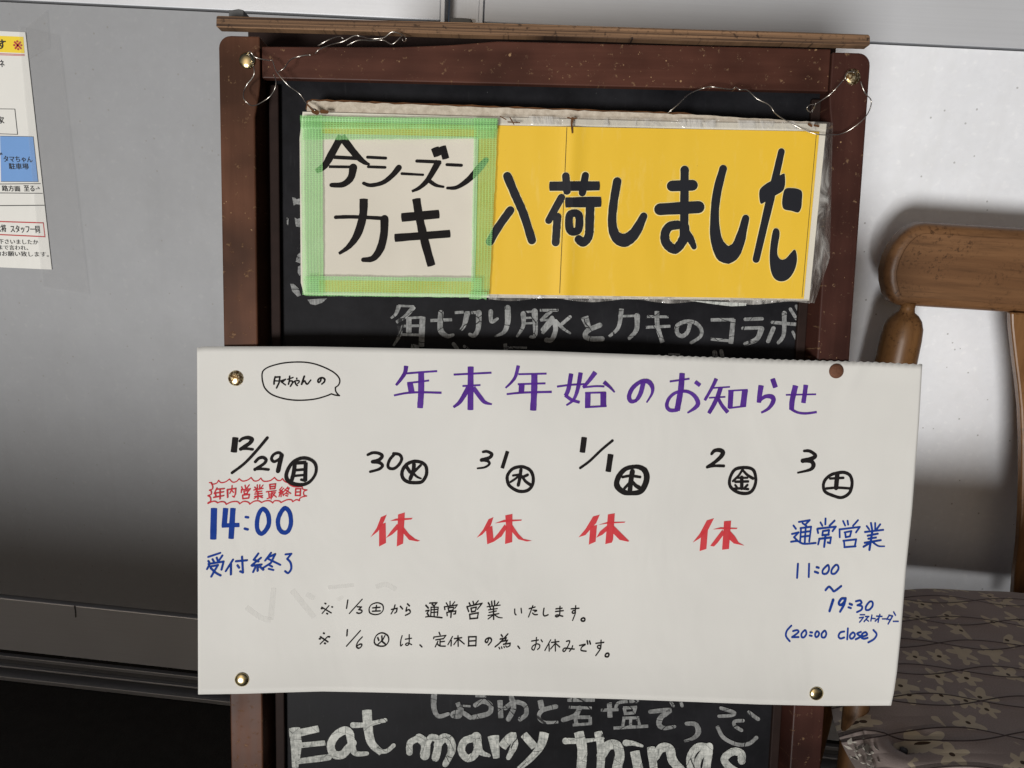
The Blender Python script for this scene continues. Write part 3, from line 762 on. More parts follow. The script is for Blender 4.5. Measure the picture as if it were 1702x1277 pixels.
pen.build('fold_line', M['pblack'], sg)
sheet([(528, 222), (795, 228), (789, 468), (531, 466)], 0.0020, 'white_card', M['card'])
pen = Pen(lambda x, y, z: sM(x, y, 0.0021+z), 0.0001)
pen.block(500, 190, 5.006, '''k56-58-40|335,185 262,320 200,425 130,475
k60-48-16|340,190 450,330 520,395 572,420
k28|275,358 470,368
k22|235,437 460,440
60-50-34|435,445 415,530 350,585 255,590
24|555,358 705,366
22|560,438 700,443
26-34-46|522,575 580,592 680,570 760,510 815,445
22-18|840,495 1015,505
26|965,390 1155,398
k50-36-20|1145,395 1060,540 990,610 925,642
34-18|1055,545 1120,590 1185,605
k62|1115,283 1138,345
k52|1178,270 1205,368
24|1215,420 1335,426
22-34-56-40|1220,615 1300,608 1400,540 1490,440 1535,385
28|290,858 440,855 700,868
k62-58-22|522,710 515,850 470,1000 400,1100 318,1160
60-60-34|695,872 690,1000 660,1120 600,1200 520,1212
k66|842,860 1145,832
k60|785,1030 1237,995
k62|960,708 985,860 1030,1060 1085,1258''')
pen.build('card_lettering', M['black'], sg)
def tape(px, z, k=14):
    # a strip follows the long way between its two ends with a slightly frayed edge
    A, B, C, D = px
    mb = MB(); rows = []
    for i in range(k*3+1):
        t_ = i/(k*3); l = (A[0]+(D[0]-A[0])*t_, A[1]+(D[1]-A[1])*t_); r = (B[0]+(C[0]-B[0])*t_, B[1]+(C[1]-B[1])*t_)
        rows.append([sM(l[0]+(r[0]-l[0])*s_+random.uniform(-.5, .5)*(s_ in (0, 1)), l[1]+(r[1]-l[1])*s_+random.uniform(-.5, .5)*(s_ in (0, 1)), z + 0.0004*math.sin(9*t_+3*s_)) for s_ in (0, 0.33, 0.66, 1)])
    mb.grid(rows[::-1]); return mb.build('tape_strip', M['tape'], sg, smooth=True)
tape([(499, 192), (536, 192), (538, 492), (503, 490)], 0.0042)
tape([(503, 193), (503, 233), (822, 231), (826, 197)], 0.0052)
tape([(788, 196), (828, 197), (813, 492), (783, 490)], 0.0047)
tape([(506, 459), (506, 492), (800, 495), (801, 462)], 0.0056)
tape([(500, 194), (826, 199), (826, 216), (500, 214)][0:4], 0.0062)
sheet([(780, 484), (810, 486), (808, 499), (803, 496), (795, 498), (780, 497)], 0.0066, 'tape_tail', M['tape'])
# crinkled clear sleeve
mb = MB(); rows = []
for j in range(40):
    t_ = j/39; y = 203+(503-203)*t_; xl = 1374-29*t_; xr = 1384-6*t_ if t_ < 0.75 else 1379.5-(t_-0.75)*4*26
    rows.append([sM(xl+(xr-xl)*i/8, y+1.2*i/8, 0.0020-0.0055*(i/8)**1.6+random.uniform(-1, 1)*0.0005) for i in range(9)])
mb.grid(rows[::-1]); mb.build('plastic_sleeve', M['plastic'], sg, smooth=True)
mb = MB(); rows = []
for j in range(6):
    t_ = j/5; rows.append([sM(828+(1374-828)*i/60, 192+(i/60)*11+t_*14, 0.0024+random.uniform(-1, 1)*0.0004) for i in range(61)])
mb.grid(rows[::-1]); mb.build('plastic_sleeve', M['plastic'], sg, smooth=True)
mb = MB(); rows = []
for j in range(5):
    t_ = j/4; rows.append([sM(812+(1346-812)*i/50, 491+(i/50)*8+t_*(6+3*math.sin(i*.5)), 0.0012+random.uniform(-1, 1)*0.0004) for i in range(51)])
mb.grid(rows[::-1]); mb.build('plastic_sleeve', M['plastic'], sg, smooth=True)
pen = Pen(lambda x, y, z: sM(x, y, 0.0055+z), 0.0)
pen.block(350, 0, 3.095, '26-22|532,572 548,580;18|572,575 598,577;p8|500,540 530,575'); pen.build('wire_hole', M['fibre_edge'], sg)
pen.block(900, 0, 3.095, '14-5|160,610 155,640 158,685;6|135,605 160,612 180,608'); pen.build('torn_hole', M['fibre_edge'], sg); pen.block(900, 0, 3.095, '12|1375,640 1388,648;10|1405,646 1425,650'); pen.build('wire_hole', M['fibre_edge'], sg)
pen.block(350, 0, 3.095, '5|1490,600 1520,615;5|1540,605 1560,640;5|1530,628 1590,632')
pen.build('thread_scrap', M['fibre_edge'], sg)

# ------------------------------------------------------------------ wires
def wpath(ox, oy, sc, text, z):
    P = []
    for i, p_ in enumerate(text.split()): x, y = p_.split(','); P.append((ox+float(x)/sc, oy+float(y)/sc, 0))
    C = catmull(P, 5); return [bpx(c[0], c[1], z + 0.003*math.sin(i*0.35)) for i, c in enumerate(C)]
mb = MB()
for tx_ in ('228,300 205,268 190,275 205,292 222,345 222,390 185,440 170,480 175,515 220,545 290,510 325,470 337,420 322,378',
            '205,270 235,297 300,312 318,312 340,370 400,440 460,485 495,535 540,570', '345,372 380,350 410,310 460,290 515,283'):
    mb.tube(wpath(350, 0, 3.095, tx_, 0.009), 0.00045, 7)
tag(mb.build('wire', M['wire'], smooth=True), 'thin silver wire twisted round the gold pin at the top left of the board', 'wire')
mb = MB()
for tx_ in ('538,278 560,255 620,230 680,215 740,185 780,190 820,200 890,195 935,165 990,182 1008,205 995,215 985,200', '702,235 760,208 830,210 890,208 935,228 985,185', '553,236 610,205 662,188 682,200'):
    mb.tube(wpath(350, 0, 3.095, tx_, 0.008), 0.00045, 7)
tag(mb.build('wire', M['wire'], smooth=True), 'loose bent wire caught under the bare wood strip along the top rail', 'wire')
mb = MB()
for tx_ in ('650,582 700,540 760,485 830,455 870,447 930,455 980,460 1000,447 1020,462 1060,465 1110,510 1170,540 1200,580 1240,610 1330,660 1410,690 1480,695 1540,690 1600,660 1660,610 1690,560 1695,515 1665,480 1640,420',
            '1575,425 1562,395 1580,372 1610,372', '1560,403 1520,450 1480,490 1410,535 1380,540 1365,560 1385,578 1400,560 1412,530'):
    mb.tube(wpath(900, 0, 3.095, tx_, 0.010), 0.00045, 7)
tag(mb.build('wire', M['wire'], smooth=True), 'long curling silver wire hanging from the glittery pin at the top right corner', 'wire')

# ------------------------------------------------------------------ paper notice
ST = lambda s, tab: next((a[1]+(b[1]-a[1])*(s-a[0])/(b[0]-a[0]) for a, b in zip(tab, tab[1:]) if s <= b[0]), tab[-1][1])
TOPE = [(327, 578), (340, 576), (511, 576), (900, 583.5), (1126, 592), (1300, 598), (1450, 602), (1533, 606)]
BOTE = [(329, 1154.5), (400, 1153.5), (480, 1151), (536, 1149.5), (620, 1151), (860, 1157), (1050, 1163), (1260, 1171), (1370, 1173.5), (1482, 1173)]
RIGHT = [(0, 1533), (0.17, 1527.5), (0.43, 1516), (0.60, 1506), (0.78, 1498), (0.90, 1491), (0.96, 1486), (1, 1481)]
def hgt(s, t):
    z = 0.0022 + 0.0050*math.sin(math.pi*min(max((s-0.05)/0.83, 0), 1))*(0.55+0.45*math.cos(math.pi*2*t)) + 0.0012*math.sin(7*s+4*t) + 0.0007*math.sin(17*s-5*t)
    if s > 0.88: z += 0.010*((s-0.88)/0.12)**1.5*(0.25+t*t*0.9)
    z += 0.0012*math.exp(-((s-0.915+0.03*t*6)/0.010)**2)*max(0, 1-t*7) - 0.0006*math.exp(-((t-0.055)/0.012)**2)*(s > 0.6)*(s-0.6)
    if t > 0.9: z += 0.002*((t-0.9)/0.1)*math.sin(3.1*s+0.5)
    return z
# sample the height by pixel so that ink follows the sheet
def st_of(x, y):
    xr = 1533-(y-604)/569*50; s = (x-328)/(xr-328); xt = min(max(x, 328), 1532)
    ty, by = ST(xt, TOPE), ST(min(xt, 1481), BOTE); t = (y-ty)/(by-ty); return min(max(s, 0), 1), min(max(t, 0), 1)
def pM(x, y, z): s, t = st_of(x, y); return bpx(x, y, hgt(s, t)+z)
pn = thing('paper_notice', 'large white paper with handwritten holiday opening notice pinned across the sandwich board', 'paper notice', bpx(900, 870, 0))
mb = MB(); rows = []; NS, NT = 320, 60
for j in range(NT+1):
    t = j/NT; row = []
    for i in range(NS+1):
        s = i/NS; xl = 327.5+1.8*t; xr = ST(t, RIGHT); x = xl+(xr-xl)*s
        xt = 327+(1533-327)*s; xb = 329+(1481-329)*s; yt = ST(xt, TOPE); yb = ST(xb, BOTE)
        if xt > 1090: yt += 1.0*math.sin(i*2*math.pi/3.3)*(1 if t == 0 else 0)
        y = yt+(yb-yt)*t; s2, t2 = st_of(x, y); row.append(bpx(x, y, hgt(s2, t2)))
    rows.append(row)
mb.grid(rows[::-1]); po_ = mb.build('sheet', M['paper'], pn, smooth=True)
so = po_.modifiers.new('thick', 'SOLIDIFY'); so.thickness = 0.00025; so.offset = -1

pen = Pen(pM, 0.00006)                                               # show-through of the writing on the back
pen.block(330, 780, 5.006, 'k44|625,990 600,1250;k44|400,1150 520,1235 600,1255;k46|780,1010 870,1120 960,1230;k40|900,1040 960,1075;k30|1080,985 1290,965;k30|1160,1090 1200,1060;k40|1480,980 1560,960 1640,1000', 'k')
pen.build('show_through', M['ghost'], pn)
pen = Pen(pM)
pen.block(640, 590, 5.006, '''34-30-20|175,95 165,150 130,205 92,252
k16|180,155 300,145 432,136
k46|300,148 300,300 291,440
k15|185,235 280,225 365,214
k46|207,238 222,318
k16-18|75,338 180,318 300,312 468,316
k46|712,102 711,280 710,456
k16|572,165 884,149
k15|645,260 792,252
38-34-20|692,275 650,350 615,400 570,435
34-36-12|735,275 790,350 830,395 888,412
k28-24-14|1108,92 1085,180 1050,230 1003,275
k15|1110,162 1342,157
k48|1242,165 1240,300 1232,460
k15|1105,245 1333,238
k44|1137,245 1133,315
k15-18|1013,328 1150,315 1385,309''', 'k')
pen.block(900, 590, 5.006, '''k34-32|246,160 225,280 202,340
k26-22|198,338 250,375 316,396
k34-28-14|325,152 300,290 265,375 208,420
k15|130,265 250,250 372,245
k38-24|446,148 400,210 348,272
k15|345,272 450,262 522,264
k32-12|520,228 570,270 608,312
k42|386,318 383,437
k14|363,318 532,314
k46|514,314 514,428
k15|363,437 540,427
38-34-22|848,222 828,310 800,365 775,388
24-34-34-30-40-24-12|790,382 745,388 728,345 760,275 830,222 890,225 922,270 918,325 875,397
k44|1170,157 1160,280 1140,400 1128,462
k14|1068,223 1230,200
26-30-26-22-30-38-12|1132,460 1070,462 1042,425 1062,362 1120,315 1205,305 1270,340 1302,400 1280,440 1215,484
k30|1280,226 1318,255''', 'k')
pen.block(1100, 590, 5.006, '''k30-22|452,202 420,270 358,378
k13|428,276 566,267
k36|490,274 465,350
k13|393,358 528,350
k36-30|460,358 430,420 392,485
k26-32|470,365 500,420 548,478
k40|576,298 568,443
k13|553,300 714,291
k46|692,295 676,428
k14|558,444 695,427
k40|922,202 945,270
k42-36|826,258 815,330 808,396
22-40-16|812,385 860,348 915,350 928,385 890,445 828,482
k13|1033,334 1283,329
k44-38|1112,260 1085,380 1080,455
20-18|1075,452 1130,480 1200,488 1288,477
k36|1198,254 1190,320 1178,398''', 'k')
pen.build('purple_lettering', M['purple'], pn)

pen = Pen(pM)
pen.block(360, 590, 5.006, '''11|380,212 378,160 395,125 450,95 560,68 690,60 790,70 880,98 965,140 1010,180 1025,215 1015,250 988,272
11|988,272 990,300 1005,325 1022,340
11|1022,340 985,335 955,325
11|955,325 905,345 820,368 720,378 630,376 540,360 455,328 400,275 380,212''')
pen.grow = 1.0
pen.block(445, 615, 15.47, '''46|190,180 165,280 160,365;p44|190,190 310,180 290,330 225,465;34|195,285 285,290
p38|335,285 455,245 365,325;34|345,310 455,390
40|560,165 555,265 530,370;36|510,245 645,200;42|560,290 620,290 635,330 580,425
36|640,335 700,290 790,280 805,315 770,350;38|740,215 745,235;36|690,290 720,370 760,408
48|935,170 905,260 870,370;40|880,350 940,285 975,340 1015,370 1060,320 1100,268
44|1370,215 1350,290 1310,325 1285,285 1320,225 1400,205 1460,245 1450,310 1390,365''')
pen.grow = 1.09
pen.build('speech_bubble', M['black'], pn)
pen.block(360, 590, 5.006, '''k46|155,692 142,808
20-32-28|192,718 215,698 260,690 292,705 275,735 235,762 200,785
20|195,783 250,782 298,788
24-22|420,692 330,800 230,905 128,982
24|322,890 350,862 385,855 410,875 395,905 350,935 318,955
20|315,952 370,950 430,956
22|545,835 515,815 475,830 455,865 475,890 510,875 545,845
32-34|540,838 525,900 510,968
26-30-22-26|700,862 640,890 600,940 578,1000 590,1045 640,1075 710,1082 770,1060 815,1005 828,945 810,895 760,865 700,862
k30|650,900 640,980 622,1050
pk26|640,902 742,897
k30|740,900 735,1050
18|735,1050 702,1040
k20|650,962 730,955
k20|640,1008 730,1000''')
pen.build('date_lettering', M['black'], pn)
pen.block(360, 590, 5.006, '''22-30|1258,832 1300,815 1350,820 1378,842 1350,875 1298,890
30-20|1300,890 1350,895 1380,922 1350,952 1278,973
24|1482,825 1442,870 1425,920 1440,945 1480,945 1520,910 1540,865 1520,830 1472,822''')
pen.block(640, 590, 5.006, '''28-26|250,887 190,905 150,950 140,1000 160,1040 210,1062 290,1062 322,1040 345,990 340,930 305,897 250,887
30|240,915 235,960 210,1030
28|180,935 207,975
22|295,920 230,985
22-14|232,985 265,1015 298,1030''')
pen.build('date_lettering', M['black'], pn)
pen.block(640, 590, 5.006, '''20-30|815,808 850,805 888,828 865,858 803,876
26-14|805,876 850,882 868,908 830,936 770,945
k30|1018,805 975,942
25|1120,932 1060,950 1020,1000 1018,1050 1040,1095 1110,1135 1182,1130 1225,1085 1232,1020 1210,965 1165,938 1120,932
26|1130,958 1120,1030 1108,1085
18|1065,1005 1110,998
18|1110,1010 1080,1035 1045,1058
22|1185,1000 1142,1020
20-24|1138,1012 1170,1055 1208,1082''')
pen.build('date_lettering', M['black'], pn)
pen.block(900, 590, 5.006, '''k44|355,690 340,810
20|590,715 500,790 400,885 322,942
k44|575,832 555,970
30-40-44-34-46-44-30|770,932 700,950 650,1000 625,1065 640,1110 690,1145 750,1152 820,1140 860,1085 876,1020 860,965 820,938 770,932
40-36|756,972 745,1040 735,1132
20|675,1018 740,1008 820,1018
22|742,1055 690,1112
24-32|758,1060 785,1090 812,1106''')
pen.build('date_lettering', M['black'], pn)
pen.block(1100, 590, 5.006, '''22-36-22|414,825 440,798 485,795 508,815 490,850 440,895 378,935
18-22|375,936 440,925 515,926
24|670,940 610,955 575,1005 562,1065 580,1110 640,1148 715,1153 760,1120 782,1050 770,975 735,945 670,940
18|670,958 640,1005 592,1052
18-22|672,960 710,1000 758,1030
16|628,1025 712,1025
18|612,1058 718,1055
28|665,1022 665,1112
16|610,1085 625,1105
18|712,1085 692,1105
20|595,1115 650,1112 718,1118''')
pen.build('date_lettering', M['black'], pn)
pen.block(1100, 590, 5.006, '''22-36|1185,800 1232,802 1278,838 1245,865 1173,882
30-34-16|1180,882 1240,885 1262,918 1235,955 1133,981
24-26|1480,980 1410,998 1360,1040 1344,1090 1360,1140 1420,1170 1495,1188 1560,1150 1583,1075 1570,1010 1530,982 1480,980
36|1460,995 1450,1108
20|1400,1030 1510,1024
20|1368,1113 1460,1106 1572,1113''')
pen.build('date_lettering', M['black'], pn)
pen.block(510, 970, 6.304, '''12|155,250 255,310;12|230,235 160,315;15|189,209 197,214;15|151,263 158,266;15|262,246 267,249;15|208,315 216,320
12|428,176 415,262;12|578,168 445,315;p13|528,246 572,249 542,275;13|542,275 574,284 572,305 545,315 522,308
11|725,205 675,225 652,265 660,310 710,328 765,318 798,280 795,232 765,210 725,205
12|728,232 722,290;12|688,258 765,252;12|685,293 768,290
p12|885,275 945,262 938,300 920,312;12|922,228 910,270 882,320;12|978,242 1002,270;12|1052,216 1074,238;12|1045,252 1038,292 1060,278 1078,285 1078,312 1032,336
p12|1285,208 1362,205 1332,236;12|1310,222 1335,240;13|1245,232 1272,262;p12|1245,290 1280,285 1257,315 1275,340;12-16|1245,352 1300,347 1415,360;12|1302,255 1298,338;p12|1300,250 1376,250 1368,336;12|1305,277 1365,272;12|1302,306 1365,301;12|1335,240 1333,340
12|1500,190 1500,235;12|1460,205 1475,230;12|1548,195 1520,230;12|1440,245 1446,275;p12|1440,247 1575,226 1550,262;12|1480,258 1486,292;p12|1478,258 1537,251 1530,282;12|1485,289 1530,282;12|1465,305 1470,340;p12|1465,306 1560,290 1556,320 1538,322;13|1512,290 1508,357
12|140,560 220,615;12|216,560 140,635;15|173,522 181,527;15|130,581 139,583;15|228,560 236,563;15|184,628 192,632
13|422,488 418,550;12|558,498 415,658;12|578,565 535,612 518,660 540,682 570,662 572,640 552,640 528,655
11|785,520 730,545 705,600 717,640 770,660 825,650 856,600 843,547 785,520
12|783,552 782,600 740,645;12|740,570 753,600;12|816,550 788,605;12|780,605 820,638
12|998,548 984,600 982,655 1002,640;12|1032,585 1097,575;12|1072,538 1070,632 1045,650 1034,636 1060,625 1097,642;14|1185,645 1206,666
13|1385,513 1396,540;p12|1328,580 1330,563 1456,546 1430,582;12|1350,592 1428,580;12|1395,585 1395,645;12|1400,613 1442,608;12|1372,608 1345,665;12|1362,628 1390,655 1450,659
12|1525,558 1478,642;12|1513,598 1510,656;12|1545,580 1622,570;12|1582,550 1585,660;12|1577,590 1540,642;12-9|1590,587 1650,637''')
pen.block(770, 970, 6.304, '''12|60,205 75,235;12|100,190 110,222;12|155,185 120,225;12|36,245 56,297;p12|38,246 196,211 148,272;12|80,264 86,300;p12|78,262 136,250 125,292;12|85,301 125,293;12|65,325 70,372;p12|65,327 156,310 146,367;12|68,373 150,366
12|260,205 275,230;12|295,190 300,235;12|325,185 328,232;12|370,195 345,230;12|250,245 386,228;12|278,248 288,268;12|265,278 356,264;12|270,305 345,290;12|260,337 372,317;14|315,240 318,377;12|310,335 260,373;12-9|322,325 365,355 408,362
12|538,270 540,315 552,330;12|605,262 610,310
12|690,266 752,248;12|728,235 705,295 683,352;12|730,282 770,285 748,298;12|725,312 745,328 776,328
13|845,262 838,320 852,342 888,330
12|970,268 1035,261;12|966,296 1047,287;12|1013,242 1008,330 980,352 964,342 985,332 1042,346
12|1130,268 1212,262;12|1177,236 1172,300 1150,315 1140,300 1160,285 1174,310 1145,388
15|1255,363 1234,378 1245,396 1270,393 1272,372 1255,363
12|55,560 55,657;p12|52,562 134,560 130,657;12|55,607 130,602;12|50,656 132,653
13|266,578 250,620 230,612 235,590 265,573 290,582 292,610 262,647
12|395,540 410,560;13|465,533 385,622 333,666;p12|385,585 450,575 430,605;p12|388,612 462,600 440,632;p12|420,640 490,630 487,655 458,668;13|374,670 382,686;12|400,665 405,682;12|425,660 430,673;12|445,655 452,667
14|572,658 590,682
12|715,605 786,594;12|766,568 760,640 740,697 718,685 730,655 772,635 800,647 797,675 778,692;12|815,592 828,612
12|915,593 855,702;12|898,640 900,710;12|925,620 1002,610;12|962,590 965,710;12|958,635 915,687;12|967,630 1010,668
12|1080,608 1114,605 1100,650 1062,712 1042,702 1062,680 1115,685 1162,690;12|1145,655 1135,685 1112,712
12|1218,652 1280,640 1242,668 1235,702 1287,712;14|1297,602 1304,637;14|1322,605 1332,637
12|1388,630 1472,619;12|1443,598 1440,670 1417,682 1405,662 1425,650 1440,680 1388,757
15|1510,733 1489,747 1490,767 1516,769 1526,745 1510,733''')
pen.build('note_lettering', M['black'], pn)

pen = Pen(pM)
pen.block(340, 790, 9.456, '''18|75,118 112,118;18|100,120 125,140 170,135 200,115 218,82;18|218,82 260,118 330,105 390,62;18|390,62 440,110 500,100 542,58;18|542,58 600,95 680,75 730,38;18|730,38 780,92 840,85 882,48;18|882,48 930,97 1030,87 1097,38
18|1097,38 1140,80 1190,85 1222,55;18|1222,55 1260,100 1310,120;18|1310,120 1350,160 1420,185 1530,180;18|1530,180 1545,222 1608,235;18|1608,235 1560,258 1560,312 1602,330;18|1602,330 1530,345 1490,375 1490,402
18|1490,402 1440,388 1385,418;18|1385,418 1360,390 1290,390 1200,432;18|1200,432 1170,408 1100,405 1070,437;18|1070,437 1020,405 950,408 895,432;18|895,432 840,405 770,415 710,457;18|710,457 680,425 610,415 550,452
18|550,452 510,418 420,423 340,460;18|340,460 310,425 250,420 205,438;18|205,438 160,413 110,420 55,447;26|55,440 75,428;18|55,445 92,410 88,350 50,325;18|50,325 102,300 98,250 75,238;18|75,238 120,220 123,170 98,120
20|190,205 150,290;20|185,225 305,215;20|170,285 295,265;20|165,285 175,340;20|140,352 297,325;20|240,225 240,377
22|355,230 360,352;p20|355,232 486,212 480,305 465,347 440,332;20|432,165 425,225 395,287;20|422,232 452,272
20|580,185 595,215;20|635,160 645,205;20|700,155 660,210;20|580,225 575,277;p20|580,235 717,215 690,252;18|615,255 625,295;p18|615,255 680,245 670,287;18|620,297 670,287;20|595,315 600,372;p20|595,317 702,305 692,362;20|600,372 692,362
18|785,190 810,215;18|825,155 830,230;18|865,155 860,225;18|915,160 875,215;18|772,235 915,212;18|812,240 830,262;18|795,268 895,255;18|785,300 902,290;18|785,337 907,325;20|835,265 835,377;18|830,335 780,367;18|842,330 907,357
18|1020,150 1030,222;p18|1020,150 1112,140 1102,217;18|1030,184 1095,180;18|1030,220 1100,214;18|968,265 1117,250;18|1005,270 1015,362;18|1015,300 1055,295;18|1015,330 1055,324;18|982,370 1062,345;18|1055,265 1045,377;p18|1065,280 1112,275 1050,357;18|1072,300 1127,347
p18|1215,190 1175,235 1215,250;18|1240,210 1168,277;18|1170,277 1235,262;18|1205,262 1200,340;18|1183,290 1168,337;18|1225,285 1237,322;18|1305,190 1240,267;p18|1290,213 1327,205 1300,262 1245,307;18|1260,230 1352,290;18|1285,290 1312,302;18|1273,320 1302,332
20|1430,215 1425,322;p20|1430,217 1507,215 1500,327;18|1430,270 1500,265;18|1425,323 1500,323''')
pen.build('red_pen_lettering', M['redpen'], pn)
pen = Pen(pM)
pen.polys(600, 740, 5.006, '''165,600 215,578 190,640 140,720 78,768 130,690
150,665 205,645 208,815 150,845
240,632 290,612 430,605 420,620 330,628
308,578 365,560 350,820 297,845 305,650
300,655 320,690 260,745 207,775 250,715
345,670 400,740 450,780 492,797 470,803 400,790 340,720''')
pen.build('closed_mark', M['red'], pn)
pen.polys(600, 740, 5.006, '''1060,618 1102,600 1080,670 1010,745 962,772 1015,705
1038,690 1092,672 1105,805 1050,826
1112,652 1190,622 1338,620 1335,630 1210,640
1200,585 1260,573 1258,808 1198,824 1205,660
1195,660 1215,690 1170,760 1105,805 1085,798 1140,735
1250,650 1310,740 1350,780 1422,797 1380,803 1310,785 1245,710''')
pen.build('closed_mark', M['red'], pn)
pen.polys(940, 720, 5.006, '''228,695 285,680 255,750 200,810 165,850 108,868 165,800
205,780 262,765 250,905 193,930
272,765 350,740 498,738 490,747 350,755
352,678 410,668 395,890 385,912 330,925
345,770 360,800 310,845 255,872 285,820
390,760 450,820 530,900 520,905 450,890 395,835''')
pen.build('closed_mark', M['red'], pn)
pen.polys(940, 720, 5.006, '''1175,728 1235,710 1190,800 1120,875 1058,912 1115,840
1130,820 1185,805 1172,965 1115,983
1225,803 1290,785 1430,790 1425,800 1290,800
1318,735 1378,730 1360,965 1302,972
1305,805 1320,840 1265,915 1235,945 1203,940 1255,870
1365,810 1410,860 1440,910 1488,938 1400,920 1355,880''')
pen.build('closed_mark', M['red'], pn)
pen = Pen(pM)
pen.block(330, 780, 5.006, '''k50|128,328 122,582
k40|225,328 213,468;k34|195,470 337,465;k42|286,328 270,577
20|392,399 412,402;20|384,496 408,502
32-36|535,332 502,370 486,440 490,505 520,538 558,510 585,450 575,370 535,332
34-32|720,325 682,365 660,430 670,495 705,528 745,515 768,450 758,365 720,325
16|180,698 80,731;16|115,750 130,776;16|150,738 160,765;16|197,720 165,768;16|80,765 90,790 70,832;p16|82,790 207,770 190,837;p16|95,812 160,800 128,852 105,895;16|100,825 140,862 182,886
16|285,755 225,850;16|268,790 268,877;16|310,768 402,760;p16|360,730 368,862 345,852;16|322,802 336,822
p16|495,705 458,755 497,770;16|517,740 440,802;16|445,806 522,796;17|490,800 490,847;16|470,820 453,857;16|510,815 537,839
16|600,700 553,762;p16|575,737 635,710 600,782 538,822;16|575,745 680,797;16|590,800 612,812;16|583,830 622,840
p16|723,710 772,705 737,747;17|737,747 765,780 770,830 745,865 720,850''')
pen.build('closing_time', M['blue'], pn)
pen.block(1190, 840, 5.006, '''p15|690,140 780,125 748,157;15|720,150 752,172;15|645,170 665,197;p15|633,240 687,227 650,267 682,300;15|625,305 680,300 730,322 830,315;15|707,200 700,312;p15|703,192 792,180 776,302;15|710,227 780,218;15|706,264 775,256;15|747,185 738,322
16|912,113 910,160;15|870,145 885,172;15|987,130 945,172;15|843,200 850,232;p15|846,197 997,180 970,217;15|890,217 885,252;p15|890,217 942,209 935,247;15|885,252 940,246;15|860,287 850,327;p15|858,282 957,270 950,317 930,312;17|912,250 900,347
15|1058,132 1075,170;15|1095,130 1100,162;15|1182,125 1140,172;15|1028,200 1030,267;p15|1028,202 1197,181 1165,227;15|1075,227 1080,267;p15|1070,227 1127,216 1115,258;15|1080,267 1115,260;15|1065,297 1070,347;p15|1060,297 1167,285 1155,342;15|1068,350 1162,343
15|1255,175 1275,202;16|1290,150 1300,207;15|1325,150 1325,202;15|1367,160 1340,197;15|1240,224 1392,206;15|1262,255 1347,238;15|1268,280 1332,270;15|1238,314 1372,292;18|1300,225 1277,372;15|1290,310 1228,347;15-10|1300,305 1350,340 1402,343
16|682,490 675,605;16|775,490 772,598;17|838,517 855,522;17|823,555 850,565;15|925,503 890,540 890,570 920,570 940,540 937,505 925,503;15|995,500 965,535 962,568 990,570 1018,535 1015,505 995,500
16|912,708 940,680 965,700 985,717 1042,675
22-18|975,790 945,882;18|1075,778 1045,780 1022,815 1035,832 1060,817 1078,785;20-16|1078,778 1065,830 1033,887;17|1113,823 1132,830;17|1103,850 1122,856;17|1165,800 1200,793 1210,815 1178,833;17-15|1180,833 1215,842 1210,870 1173,890;16|1280,803 1250,840 1248,870 1275,870 1302,840 1302,807 1280,803
15|627,1003 590,1045 583,1090 614,1132;15|642,1048 675,1040 685,1058 633,1098;15|633,1099 687,1098;15|737,1042 712,1070 715,1098 735,1098 752,1070 747,1045 737,1042;16|785,1058 800,1060;16|780,1085 797,1088;15|840,1050 825,1075 832,1098 850,1090 858,1065 840,1050;15|905,1045 880,1070 882,1098 905,1100 918,1070 905,1045
15|1067,1052 1035,1060 1020,1090 1035,1110 1067,1102;15|1098,1026 1092,1117;15|1140,1060 1115,1085 1120,1110 1140,1107 1157,1080 1140,1060;15|1207,1055 1175,1070 1200,1095 1163,1117;15|1215,1095 1257,1080 1245,1058 1220,1070 1208,1098 1230,1112 1262,1105;15|1310,1040 1337,1075 1315,1115 1268,1142''')
pen.grow = 1.0
pen.block(1420, 1010, 21.275, '''46|205,262 365,262;p44|178,372 325,350;44|325,350 255,445 185,525;46|395,325 515,325;46|490,335 345,505;40|425,430 505,492;50|622,280 585,480;40|610,390 745,405
44|785,315 980,325;50|905,258 875,360 840,525;44|870,375 735,490;40|990,412 1150,412;44|1230,290 1185,370 1150,430;p48|1225,285 1355,310 1195,590;40|1190,430 1290,440;52|1392,170 1455,280;42|1375,500 1555,500''')
pen.grow = 1.09
pen.build('opening_hours', M['blue'], pn)

# ------------------------------------------------------------------ drawing pins
def pin(x, y, r, mat, z, label, dome=0.36):
    r *= 1.14
    c = bpx(x, y, z); t = thing('drawing_pin', label, 'drawing pin', c, 'drawing pins on the sandwich board')
    mb = MB(); vs = [c + EN*(r*dome)]; fs = []; K = 24; prof = [(0.35, 0.94), (0.65, 0.76), (0.88, 0.46), (0.985, 0.2), (1.0, 0.06), (0.97, 0.0)]
    for a, h in prof: vs += [c + (E1*math.cos(2*math.pi*k/K) + E2*math.sin(2*math.pi*k/K))*r*a + EN*(r*dome*h) for k in range(K)]
    fs += [(0, 1+k, 1+(k+1) % K) for k in range(K)]
    for i in range(len(prof)-1): fs += [(1+i*K+k, 1+(i+1)*K+k, 1+(i+1)*K+(k+1) % K, 1+i*K+(k+1) % K) for k in range(K)]
    mb.add(vs, fs); mb.build('head', mat, t, smooth=True)
    mb = MB(); mb.tube([c - EN*0.006, c - EN*0.0002], 0.0006, 8); mb.build('point', M['wire'], t)
pin(411, 101, 0.0062, M['brass'], 0.0004, 'bright gold drawing pin holding wire at the top left corner of the board')
pin(1417, 128, 0.0060, M['glitter'], 0.0004, 'glittery gold drawing pin with a long wire at the top right corner of the board')
pin(392, 629, 0.0060, M['glitter'], hgt(*st_of(392, 629))+0.0004, 'glittery gold drawing pin beside the speech bubble on the white paper')
